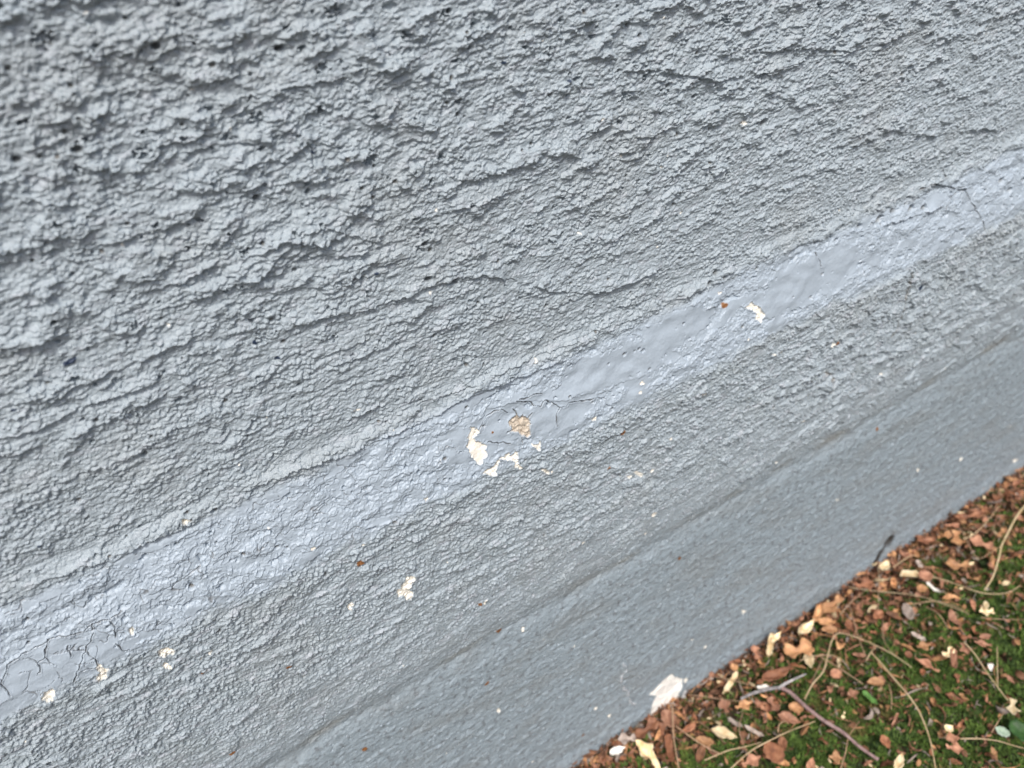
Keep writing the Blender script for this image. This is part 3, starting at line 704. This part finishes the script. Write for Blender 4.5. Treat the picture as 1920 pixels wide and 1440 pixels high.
h3(420, 1130, 560, 1290, 110, 'cream', 'lobed', "long cream petal curled over the litter by the wall corner", curl=0.5, fold=0.9, z=0.010)
h3(540, 1220, 625, 1400, 55, 'cream', 'strip', "cream strip joining the long cream petal's outer end", curl=0.3, z=0.010)
h3(270, 1130, 420, 1110, 90, 'grey', 'torn', "pale grey flake at the wall beside the cream petal", z=0.009)
h3(200, 1250, 330, 1190, 60, 'white', 'pointed', "small white sliver under the pale grey flake", z=0.010)
h3(1070, 1040, 1290, 1110, 85, 'cream', 'pointed', "cream teardrop leaf lying alone below the grey stick", curl=0.3, z=0.008)
h3(930, 1120, 1090, 1160, 70, 'tan', 'oval', "pale tan oval leaf between crossed dry stalks", z=0.006)
h3(1540, 1150, 1670, 1320, 140, 'rust', 'oval', "large flat rust oval leaf under the twig fork", curl=0.15, fold=0.1, z=0.010)
h3(1665, 1100, 1700, 1230, 60, 'rust', 'pointed', "narrow rust leaf standing beside the large oval leaf", z=0.010)
h3(1640, 915, 1830, 980, 85, 'pink', 'pointed', "pinkish brown pointed leaf under the twig's long arm", curl=0.2, z=0.008)
h3(1730, 850, 1860, 860, 85, 'tan', 'oval', "small tan oval leaf tucked against the twig's long arm", z=0.007)
h3(1555, 770, 1650, 890, 75, 'pink', 'torn', "small pinkish curled leaf just below the twig fork", curl=0.8, z=0.007)
h3(430, 1110, 600, 960, 100, 'rust', 'torn', "large red brown leaf leaning on the wall's foot", curl=0.4, z=0.012)
h3(660, 870, 740, 1020, 100, 'pink', 'oval', "pale pink oval leaf crossed by an upright dry stalk", curl=0.3, z=0.012)
h3(690, 1080, 735, 1330, 70, 'rust', 'strip', "long rust strip standing next to the cream petal", z=0.008)
h3(1500, 620, 1760, 510, 85, 'rust', 'pointed', "long rust leaf beside the grey twig's tip", curl=0.3, z=0.009)
h3(1230, 500, 1300, 520, 60, 'tan', 'oval', "round tan bud scale touching the painted wall", z=0.012)
h3(1290, 550, 1170, 740, 45, 'cream', 'strip', "thin yellowish strip hanging from the round bud scale", z=0.010)
h3(1150, 770, 1210, 900, 90, 'pink', 'torn', "ragged pink leaf at the thin strip's lower end", z=0.006)
h3(1460, 690, 1560, 670, 45, 'white', 'strip', "white chip lying against the grey twig", z=0.006)
h3(1590, 220, 1560, 430, 50, 'cream', 'strip', "cream forked seed stalk propped against the wall", curl=0.5, fold=0.8, z=0.014)
h3(1590, 300, 1665, 200, 40, 'cream', 'pointed', "short cream prong of the forked seed stalk", z=0.015)
h3(1430, 320, 1470, 440, 60, 'pink', 'torn', "pale pink scrap wedged in the corner at the wall", z=0.012)
h3(1820, 230, 1925, 110, 60, 'cream', 'pointed', "slim cream leaf pointing up the wall line", curl=0.3, z=0.012)
h3(1210, 950, 1340, 1020, 42, 'grey', 'strip', "short grey stick piece above the cream teardrop leaf", z=0.008)
h3(1350, 1010, 1520, 1100, 40, 'grey', 'strip', "dull grey stick piece ending in moss below the twig", z=0.008)
h3(1280, 860, 1420, 800, 80, 'tan', 'torn', "tan broken leaf just under the grey twig's free end", z=0.006)
h3(1340, 1350, 1490, 1270, 90, 'pink', 'torn', "pink torn leaf beside the large rust oval leaf", z=0.007)
h2(1240, 910, 1450, 910, 95, 'tan', 'torn', "ragged orange tan leaf in the middle of the far litter", curl=0.5, z=0.009)
h2(1450, 690, 1650, 760, 110, 'pink', 'torn', "broad pinkish leaf lying under the pale straw blade", curl=0.3, z=0.008)
h2(1330, 620, 1370, 760, 90, 'tan', 'torn', "tan curled leaf next to the broad pinkish leaf", curl=0.6, z=0.010)
h2(1010, 710, 1160, 690, 60, 'rust', 'strip', "rust strip lying flat against the far wall edge", z=0.010)
h2(1330, 510, 1560, 470, 65, 'rust', 'torn', "deep red brown leaf against the wall, farthest dark one", z=0.012)
h2(860, 1005, 1030, 1005, 65, 'cream', 'strip', "cream tube shaped leaf with a frayed end", curl=0.2, fold=1.2, z=0.009)
h2(1040, 960, 1110, 1050, 95, 'pink', 'oval', "rounded pink leaf touching the cream tube", curl=0.6, z=0.010)
h2(1015, 1080, 1080, 1150, 75, 'tan', 'oval', "small round tan leaf under the rounded pink one", curl=0.7, z=0.008)
h2(1080, 1060, 1200, 1150, 32, 'white', 'strip', "white sliver slanting down from the rounded pink leaf", z=0.008)
h2(700, 1250, 350, 1180, 60, 'rust', 'pointed', "long rust leaf lying under the first straw stalk", z=0.006) if False else None
h2(200, 1330, 350, 1190, 100, 'tan', 'torn', "bright orange tan leaf close to the wall edge", curl=0.3, z=0.013)
h2(130, 1400, 180, 1250, 60, 'tan', 'strip', "yellow tan strip beside the bright orange tan leaf", z=0.012)
h2(470, 1100, 620, 1060, 95, 'rust', 'torn', "folded rust leaf against the wall under the gouge", curl=0.5, z=0.012)
h2(700, 960, 760, 870, 65, 'cream', 'pointed', "cream pointed scale just below the dark gouge", z=0.014)
h2(1220, 1190, 1390, 1190, 50, 'tan', 'lobed', "tan winged leaf in the moss beneath the long straw stalk", curl=-0.5, z=0.007)
h2(1540, 1310, 1660, 1310, 90, 'cream', 'torn', "pale pink cream leaf holding the end of a stalk", curl=0.4, z=0.009)
h2(1590, 1220, 1600, 1300, 35, 'cream', 'pointed', "slim cream tip rising from the pale leaf", z=0.012)
h2(900, 1240, 950, 1380, 75, 'grey', 'oval', "grey green faded leaf half sunk in moss", z=0.005)
h2(1000, 870, 1050, 940, 40, 'grey', 'strip', "short grey splinter above the rounded pink leaf", z=0.007)
h1(1280, 90, 1345, 90, 130, 'pink', 'oval', "blocky pale pink leaf standing in the moss", curl=0.1, z=0.008)
h1(270, 530, 345, 600, 85, 'pink', 'oval', "round pink leaf between two arching stalks", curl=0.6, z=0.008)
h1(580, 640, 720, 640, 70, 'tan', 'oval', "tan oval leaf lying alone below the arching stalk", curl=0.3, fold=0.6, z=0.008)
h1(430, 690, 480, 780, 75, 'pink', 'torn', "small pink leaf touching the green blade's upper end", curl=0.6, z=0.007)
h1(535, 710, 665, 825, 48, 'green', 'strip', "single fresh green blade lying on the moss", z=0.008, cat="blade", name="grass_blade")
h1(700, 1090, 770, 1210, 65, 'rust', 'pointed', "orange pointed leaf standing in the open moss", z=0.009)
h1(1250, 1050, 1310, 1010, 60, 'cream', 'pointed', "cream tip of the broken pink leaf in the corner moss", z=0.011)
h1(1270, 1040, 1330, 1180, 80, 'pink', 'torn', "broken pink leaf upright in the corner moss", curl=0.3, z=0.009)
h1(1250, 1190, 1400, 1210, 80, 'pink', 'torn', "pink brown wing shaped leaf under the broken pink leaf", z=0.008)
h1(1640, 1240, 1690, 1240, 80, 'tan', 'pointed', "little tan pointed leaf alone in the lower corner moss", z=0.008)
h1(250, 1280, 370, 1290, 95, 'tan', 'torn', "tan and white scrap beside the twig's far end", z=0.008)
h1(825, 1400, 880, 1240, 60, 'cream', 'pointed', "cream spear shaped leaf at the picture's lower edge", curl=0.1, z=0.010)
h1(80, 1400, 110, 1280, 60, 'pink', 'pointed', "pink spear shaped leaf below the twig", z=0.008)
h1(1605, 490, 1655, 490, 60, 'white', 'oval', "white round bud resting on the moss", fold=-0.8, z=0.009, cat="bud", name="flower_bud")
h1(1785, 620, 1825, 610, 70, 'pink', 'pointed', "small pale pink scale near the white bud", z=0.008)
h1(1670, 1030, 1800, 1090, 75, 'pale green', 'oval', "pale mint green leaf on the moss", fold=0.2, z=0.010, cat="leaf", name="fallen_leaf")
h1(1800, 1060, 1960, 1050, 170, 'dark green', 'oval', "dark green living leaf beside the pale mint one", fold=0.2, z=0.009, cat="leaf", name="green_leaf")
h1(1000, 340, 1120, 310, 70, 'tan', 'torn', "tan curled leaf ringed by a bent stem", curl=0.8, z=0.008)
h1(950, 210, 1080, 280, 45, 'grey', 'strip', "pale grey stem piece with a light knob", z=0.008)
h1(1230, 420, 1310, 350, 60, 'cream', 'torn', "cream hooked scrap in the middle moss", curl=0.7, z=0.008)
h1(1310, 350, 1330, 530, 50, 'pink', 'strip', "pink strip hanging down from the hooked scrap", z=0.008)
h1(1390, 300, 1440, 400, 75, 'pink', 'torn', "pink scrap at the start of the straight stalk", z=0.008)
h1(980, 430, 1190, 545, 60, 'pink', 'torn', "long dull pink crumpled leaf in the middle moss", curl=0.3, fold=0.8, z=0.008)
h1(895, 390, 960, 410, 60, 'rust', 'oval', "small orange leaf at the crumpled pink leaf's upper end", z=0.008)
h1(1490, 290, 1640, 320, 55, 'pink', 'torn', "reddish pink flat leaf near the upright thin stalk", z=0.008)
h1(1540, 260, 1640, 230, 50, 'pink', 'pointed', "mauve pink wing shaped leaf above the flat reddish one", z=0.009)
h1(1820, 780, 1830, 920, 80, 'cream', 'torn', "cream crumpled leaf where the straight stalk ends", curl=0.5, z=0.009)
h1(160, 130, 280, 110, 75, 'tan', 'oval', "bright tan oval leaf in the heap near the wall", z=0.011)
h1(190, 190, 320, 180, 70, 'tan', 'oval', "orange tan oval leaf under the bright one in the heap", z=0.009)
h1(400, 110, 460, 200, 65, 'rust', 'pointed', "orange pointed leaf between the heap and the moss", z=0.009)
h1(640, 100, 700, 20, 60, 'rust', 'oval', "rust half of an arched leaf pair in the moss", z=0.009)
h1(10, 230, 120, 100, 60, 'cream', 'pointed', "slender cream leaf at the lower side of the heap", z=0.013)

# ------------------------------------------------------------------ twigs and stalks
def tube(name, pts, r0, r1, mat, parent=None, sides=7, knots=0.0, seed=0, flat=1.0, sub=7):
    r = random.Random(seed); P_ = [Vector(p) for p in pts]; out = []
    for i in range(len(P_)-1):
        a = P_[max(0, i-1)]; b = P_[i]; c = P_[i+1]; d = P_[min(len(P_)-1, i+2)]
        for k in range(sub):
            t = k/sub
            out.append(0.5*((2*b)+(c-a)*t+(2*a-5*b+4*c-d)*t*t+(3*b-a-3*c+d)*t**3))
    out.append(P_[-1]); n = len(out); V = []; F = []
    for i, p in enumerate(out):
        d = (out[min(n-1, i+1)]-out[max(0, i-1)]).normalized(); s = d.cross(Vector((0, 0, 1)))
        s = s.normalized() if s.length > 1e-4 else Vector((1, 0, 0)); u = s.cross(d)
        rad = r0+(r1-r0)*i/(n-1); rad *= 1+knots*(r.random()-0.3)
        for k in range(sides):
            a = 6.2832*k/sides; V.append(p+s*math.cos(a)*rad+u*math.sin(a)*rad*flat)
    for i in range(n-1):
        for k in range(sides): F.append((i*sides+k, i*sides+(k+1) % sides, (i+1)*sides+(k+1) % sides, (i+1)*sides+k))
    V += [out[0], out[-1]]; m = len(V)
    Vn = np.array([tuple(v) for v in V])
    for k in range(sides): F.append((m-2, (k+1) % sides, k, m-2)); F.append((m-1, (n-1)*sides+k, (n-1)*sides+(k+1) % sides, m-1))
    bmx = bmesh.new(); vs = [bmx.verts.new(v) for v in Vn]
    for f in F:
        f2 = []
        for q_ in f:
            if q_ not in f2: f2.append(q_)
        try: bmx.faces.new([vs[q_] for q_ in f2])
        except ValueError: pass
    for f in bmx.faces: f.smooth = True
    me = bpy.data.meshes.new(name); bmx.to_mesh(me); bmx.free(); me.materials.append(mat)
    o = bpy.data.objects.new(name, me); COL.objects.link(o)
    if parent: o.parent = parent
    return o
BARK = noise_mat("twig bark", (0.20, 0.13, 0.12), (0.42, 0.30, 0.28), 260, 0.7, 0.9, c3=(0.34, 0.22, 0.21))
BARKG = noise_mat("grey twig bark", (0.16, 0.15, 0.15), (0.40, 0.38, 0.38), 260, 0.75, 0.9)
STRAW = noise_mat("straw", (0.34, 0.24, 0.13), (0.52, 0.40, 0.25), 130, 0.5, 0.3)
STRAWB = noise_mat("brown stalk", (0.22, 0.13, 0.075), (0.40, 0.27, 0.17), 130, 0.55, 0.3)
def gp(lst, ox, oy, z0, zm, k=4.571):
    n = len(lst); out = []
    for i, (x, y) in enumerate(lst):
        t = i/(n-1); z = z0+(zm-z0)*math.sin(math.pi*t)
        out.append(on_ground(ox+x/k, oy+y/k, z))
    return out
tw = tag(empty("twig", on_ground(1465, 1290, 0.01)), "forked twig with pinkish long arm and grey short arms on the litter", "twig")
def loc_parent(o, p): o.parent = p; o.matrix_parent_inverse = Matrix.Translation(-p.location)
a_ = gp([(1320, 780), (1400, 740), (1480, 715), (1560, 695), (1650, 680)], 1100, 1140, 0.010, 0.012)
b_ = gp([(1640, 690), (1700, 650), (1780, 610), (1880, 565)], 1100, 1140, 0.011, 0.014)
c_ = gp([(1660, 680), (1740, 720), (1828, 800), (1920, 880), (2040, 970), (2200, 1070), (2340, 1190), (2500, 1300)], 1100, 1140, 0.010, 0.013)
loc_parent(tube("side_branch", a_, 0.0010, 0.0013, BARKG, None, 8, 0.25, 1), tw)
loc_parent(tube("side_branch", b_, 0.0012, 0.0006, BARKG, None, 8, 0.3, 2), tw)
loc_parent(tube("stem", c_, 0.0015, 0.0011, BARK, None, 8, 0.25, 3), tw)
ST = [
 (1, [(40, 780), (110, 650), (200, 540), (240, 400), (265, 300), (300, 235), (350, 215), (480, 250), (650, 320), (800, 400), (960, 510)], .013, .022, .75, 'S', "arching straw stalk bent sharply near the heap"),
 (1, [(570, 450), (610, 375), (670, 325)], .012, .014, .6, 'S', "short straw piece crossing the arching stalk"),
 (1, [(610, 380), (700, 480), (800, 600), (890, 700), (980, 820), (1050, 950), (1120, 1150), (1165, 1400)], .012, .016, .95, 'S', "longest thick straw stalk curving to the picture's lower edge"),
 (1, [(1400, 290), (1470, 360), (1530, 440), (1600, 550), (1680, 660), (1780, 790)], .010, .012, .75, 'S', "straight brown straw stalk leading to the cream crumpled leaf"),
 (1, [(1690, 330), (1692, 500), (1695, 680)], .010, .014, .5, 'S', "thin upright stalk meeting the straight brown one"),
 (1, [(1370, 1120), (1550, 1120), (1700, 1140), (1800, 1170), (1960, 1215)], .009, .012, .7, 'S', "stalk running from the broken pink leaf under the mint leaf"),
 (1, [(430, -10), (480, 180), (530, 330), (570, 430)], .009, .013, .6, 'B', "brown stalk dropping from the heap into the arch"),
 (1, [(1080, -10), (1160, 30), (1220, 90), (1270, 180)], .009, .012, .6, 'B', "short curved stalk ending at the blocky pink leaf"),
 (1, [(1550, 80), (1700, 95), (1950, 100)], .010, .012, .6, 'B', "level stalk beside the pale pink cream leaf"),
 (1, [(0, 450), (100, 415), (200, 405), (290, 410), (400, 480)], .011, .015, .65, 'S', "low bowed stalk beside the broad pale tan leaf"),
 (1, [(180, 420), (300, 490), (420, 570), (540, 650)], .010, .012, .65, 'B', "brown stalk sloping from the bowed stalk to the tan oval"),
 (1, [(200, 430), (130, 570), (90, 680), (40, 790)], .010, .013, .6, 'B', "stalk leaning from the bowed stalk onto the twig"),
 (1, [(710, 100), (715, 250), (760, 350), (860, 440)], .008, .012, .55, 'B', "hooked brown stalk in the dark moss gap"),
 (1, [(760, 650), (785, 760), (780, 870)], .008, .010, .55, 'B', "short upright stalk below the tan oval leaf"),
 (1, [(1640, 1070), (1700, 970), (1750, 890)], .008, .011, .45, 'B', "short slanting stalk beside the mint leaf"),
 (1, [(340, 1400), (390, 1240), (420, 1100), (510, 970)], .008, .011, .5, 'B', "thin stalk rising past the twig's far half"),
 (2, [(1940, 390), (1880, 460), (1830, 540), (1780, 640), (1730, 740), (1710, 830), (1690, 900), (1650, 1020), (1580, 1130)], .013, .022, 1.0, 'Y', "pale yellow straw blade arching along the far litter"),
 (2, [(1110, 1005), (1300, 1060), (1520, 1140), (1680, 1160), (1800, 1140), (1890, 1085)], .009, .012, .7, 'S', "sagging stalk under the foot of the pale yellow blade"),
 (2, [(420, 1100), (550, 1120), (700, 1140), (950, 1165), (1150, 1215), (1400, 1310)], .012, .014, .7, 'S', "long straw stalk running out from the wall under the gouge"),
 (2, [(670, 880), (675, 1050), (668, 1300)], .012, .016, .5, 'S', "upright thin stalk under the cream pointed scale"),
 (2, [(340, 1340), (440, 1230), (560, 1130)], .012, .014, .6, 'B', "slanting stalk crossing the bright orange tan leaf"),
 (2, [(960, 1250), (1130, 1222), (1300, 1250), (1450, 1335)], .009, .011, .65, 'B', "gently bowed stalk below the long straw stalk"),
 (2, [(800, 930), (900, 860), (960, 830), (1010, 835)], .011, .013, .6, 'S', "short straw beside the cream pointed scale"),
 (2, [(1400, 690), (1500, 640), (1600, 540), (1715, 400)], .011, .014, .55, 'S', "straight thin straw slanting up toward the far wall"),
 (2, [(1370, 590), (1420, 680), (1520, 850), (1640, 800), (1730, 740)], .009, .012, .5, 'B', "angled brown stem joining the pale yellow blade"),
 (2, [(1660, 640), (1670, 560), (1740, 590), (1800, 700)], .009, .014, .45, 'B', "small looped stem inside the far litter"),
 (3, [(880, 745), (1000, 755), (1140, 780), (1340, 800)], .011, .013, .6, 'B', "level brown stalk leading to the grey twig's end"),
 (3, [(735, 840), (740, 1040), (760, 1200), (795, 1400)], .013, .017, .75, 'B', "upright brown stalk over the pale pink oval leaf"),
 (3, [(760, 1010), (900, 1110), (1020, 1190), (1160, 1255)], .009, .012, .75, 'B', "brown stalk sloping away from the upright one"),
 (3, [(1010, 1305), (1200, 1225), (1350, 1190), (1500, 1150)], .009, .011, .6, 'S', "straw sloping toward the large rust oval leaf"),
 (3, [(1210, 1400), (1400, 1230), (1600, 1120), (1750, 1050), (1960, 970)], .010, .013, .65, 'S', "long straw passing over the large rust oval leaf"),
 (3, [(1340, 890), (1310, 1000), (1320, 1110), (1390, 1270)], .009, .012, .5, 'B', "thin bowed stalk between the two grey stick pieces"),
 (3, [(1640, 1070), (1650, 1000), (1700, 970), (1730, 1000)], .008, .013, .55, 'B', "small hooked stem beside the pinkish pointed leaf"),
 (3, [(1100, 590), (1250, 620), (1400, 660), (1480, 690)], .010, .012, .5, 'B', "faint brown stalk above the grey twig arm"),
 (3, [(960, 970), (1080, 1060), (1190, 1160)], .008, .010, .5, 'B', "short brown stalk beside the cream teardrop leaf"),
]
STY = noise_mat("yellow straw", (0.50, 0.38, 0.20), (0.68, 0.56, 0.35), 120, 0.5, 0.3)
OX = {1: (1500, 1140), 2: (1500, 860), 3: (1100, 1140)}
for i, (o_, pts, z0, zm, rad, m_, lb) in enumerate(ST):
    p_ = gp(pts, *OX[o_], z0, zm)
    tag(tube("dry_stalk", p_, rad*0.00076, rad*0.00042, {'S': STRAW, 'B': STRAWB, 'Y': STY}[m_], None, 6, 0.28, i, 0.6), lb, "stalk", "dry stalks strewn on the litter")

# ------------------------------------------------------------------ the many small fallen leaves
bpy.context.view_layer.update()
variants = []
for i, (sh, wr, cu, fo) in enumerate([('oval', .44, .4, .5), ('oval', .38, 1.2, .9), ('oval', .50, -.7, .3), ('pointed', .36, .4, .8), ('pointed', .30, 1.2, 1.1), ('pointed', .40, -.8, .3),
                                     ('torn', .48, .7, .7), ('torn', .40, 1.4, 1.0), ('torn', .56, -.6, .4), ('strip', .22, .5, .8), ('strip', .17, 1.1, .5), ('lobed', .42, .5, .4)]):
    variants.append((sh, leaf_arrays(sh, 900+i, wr, cu, fo, 0.35)))
SH = {'oval': 'oval', 'pointed': 'pointed', 'torn': 'ragged', 'strip': 'narrow', 'lobed': 'winged'}
TW = (['rust']*36 + ['tan']*24 + ['pink']*18 + ['brown']*24 + ['cream']*5 + ['grey']*4)
protos = {}
seen = []; rest = []
def litter_density(x, y):
    px, py = proj((x, y, 0))
    near = math.exp(-max(0, -y)/0.035)
    far = max(0.0, min(1.0, (x-0.33)/0.18))
    n = float(fbm(np.array([x/0.05]), np.array([y/0.05]), 701, 2)[0])
    return max(0.10, min(1.0, 0.30+0.75*near+0.30*far*math.exp(y/0.10)+0.5*n))
tries = 0
while tries < 16000:
    tries += 1
    x = rng.uniform(-0.2, 0.95); y = -rng.random()**1.15*0.44-0.001
    if rng.random() > litter_density(x, y)*0.60: continue
    px, py = proj((x, y, 0.003)); inview = -15 < px < 1935 and -15 < py < 1455
    tone = rng.choice(TW)
    if y < -0.03 and tone == 'rust' and rng.random() < 0.4: tone = 'pink'
    vi = rng.randrange(len(variants)); size = rng.uniform(0.0070, 0.0155)*(0.8 if variants[vi][0] == 'torn' else 1)
    z = rng.uniform(0.0, 0.005)+0.004*math.exp(y/0.012)
    ang = rng.uniform(0, 6.28); tilt = (rng.gauss(0, 0.7), rng.gauss(0, 0.45))
    if inview:
        if len(seen) >= 215: rest.append((x, y, z-0.002, ang, size*0.66, tilt, vi, tone)); continue
        if any(math.hypot(px-h[1], py-h[2]) < h[3]*0.40 for h in HERO) or (y > -0.016 and 1190 < px < 1290): continue
        seen.append((x, y, z, ang, size, tilt, vi, tone, px, py))
    elif len(rest) < 5000: rest.append((x, y, z, ang, size, tilt, vi, tone))
print("leaves in view", len(seen), "rest", len(rest), "heroes", len(HERO))

LM = [("broad pale tan leaf", 1480, 1215), ("long cream petal", 1205, 1405), ("large rust oval leaf", 1452, 1410), ("twig fork", 1462, 1288), ("large bare patch", 1250, 1300),
      ("green blade", 1630, 1308), ("mint green leaf", 1880, 1372), ("ragged orange tan leaf", 1795, 1060), ("cream tube leaf", 1707, 1080), ("dark gouge", 1655, 1030),
      ("white bud", 1857, 1247), ("blocky pink leaf", 1787, 1170), ("cream spear leaf", 1686, 1430), ("bright orange tan leaf", 1560, 1135), ("cream teardrop leaf", 1358, 1375),
      ("deep red brown leaf", 1815, 967), ("broken pink leaf", 1785, 1385), ("cream forked seed stalk", 1445, 1212), ("farthest wall edge", 1915, 885), ("pale pink cream leaf", 1850, 1146), ("tan oval leaf", 1642, 1280)]
keys = {}
info = []
for q_ in seen:
    px, py = q_[8], q_[9]
    nm, lx, ly = min(LM, key=lambda l: (l[1]-px)**2+(l[2]-py)**2)
    # direction across the wall line: above = towards the wall
    side = (ly-py)*0.833+(lx-px)*0.553*1.0
    along = (px-lx)*0.833-(py-ly)*0.553
    rel = ("on the wall side of" if side > 0 else "on the moss side of") if abs(side) > abs(along) else ("up the wall line from" if along > 0 else "down the wall line from")
    sz = 'tiny' if q_[4] < 0.0102 else ('small' if q_[4] < 0.0135 else 'larger')
    key = (q_[7], variants[q_[6]][0], sz, nm, rel); dd = math.hypot(px-lx, py-ly)
    info.append((key, dd)); keys.setdefault(key, []).append(dd)
ORD = ["first", "second", "third", "fourth", "fifth"]
for q_, (key, dd) in zip(seen, info):
    x, y, z, ang, size, tilt, vi, tone, px, py = q_
    pk = (vi, tone)
    if pk not in protos:
        V_, F_ = variants[vi][1]; o = mesh_np("dead_leaf", V_, F_, MAT[tone]); protos[pk] = o
    else:
        o = protos[pk].copy(); COL.objects.link(o)
    put(o, Vector((x, y, z)), ang, size, tilt)
    lb = "%s %s %s leaf %s the %s" % (key[2], WORDS[tone], SH[key[1]], key[4], key[3])
    if len(keys[key]) > 1: lb += ", " + ORD[min(4, sorted(keys[key]).index(dd))]
    lb = lb.replace("up the wall line from", "uphill of") if len(lb.split()) > 16 else lb
    tag(o, lb, "leaf", "small dead leaves scattered on the moss")
# leaves beyond the frame and crumbs between them: one mass
VV = []; FF = []; CC = []; base_i = 0
def rot(ang, tilt):
    m = Matrix.Rotation(ang, 3, 'Z') @ Matrix.Rotation(tilt[0], 3, 'X') @ Matrix.Rotation(tilt[1], 3, 'Y'); return np.array(m)
def add_piece(V_, F_, x, y, z, ang, size, tilt, tone):
    global base_i
    VV.append((V_*size) @ rot(ang, tilt).T + np.array((x, y, z))); FF.append(F_+base_i); base_i += len(V_)
    c = np.array(TONES[tone][2])*rng.uniform(0.7, 1.2); CC.append(np.tile(c, (len(V_), 1)))
for x, y, z, ang, size, tilt, vi, tone in rest: add_piece(*variants[vi][1], x, y, z, ang, size, tilt, tone)
crumb = [leaf_arrays(s_, 950+i, w_, c_2, f_, 0.5, 9 if w_ < 0.1 else 5, 3) for i, (s_, w_, c_2, f_) in enumerate([('strip', .25, .6, .6), ('torn', .5, .7, .5), ('pointed', .35, 1.0, .6), ('strip', .12, .9, .3), ('oval', .5, .5, .8), ('strip', .035, 1.1, .1), ('strip', .05, .8, .1), ('strip', .03, -1.4, .1)])]
TC = ['rust']*4+['brown']*10+['pink']*6+['tan']*4+['grey']*4+['cream']
for i in range(17000):
    x = rng.uniform(-0.2, 0.95) if i % 3 == 0 else rng.uniform(0.08, 0.66); y = -rng.random()**1.5*(0.44 if i % 3 == 0 else 0.20)-0.001
    if rng.random() > litter_density(x, y)+0.05: continue
    k = rng.randrange(5) if rng.random() > 0.13 else rng.randrange(5, 8); size = rng.uniform(0.0022, 0.0075)*(1.7 if k == 3 else 1) if k < 5 else rng.uniform(0.010, 0.028)
    add_piece(*crumb[k], x, y, rng.uniform(-0.006, 0.0015)+0.003*math.exp(y/0.012), rng.uniform(0, 6.28), size, (rng.gauss(0, 0.5), rng.gauss(0, 0.5)) if k < 5 else (rng.gauss(0, 0.8), rng.gauss(0, 0.12)), rng.choice(TC if k < 5 else ['grey', 'tan', 'brown', 'pink']))
lo = mesh_np("leaf_litter", np.concatenate(VV), np.concatenate(FF), attr_mat("litter", 0.7), None, True, np.concatenate(CC))
tag(lo, "brown crumbs and bits of dead leaf between the larger leaves", "leaf litter", None, "stuff")
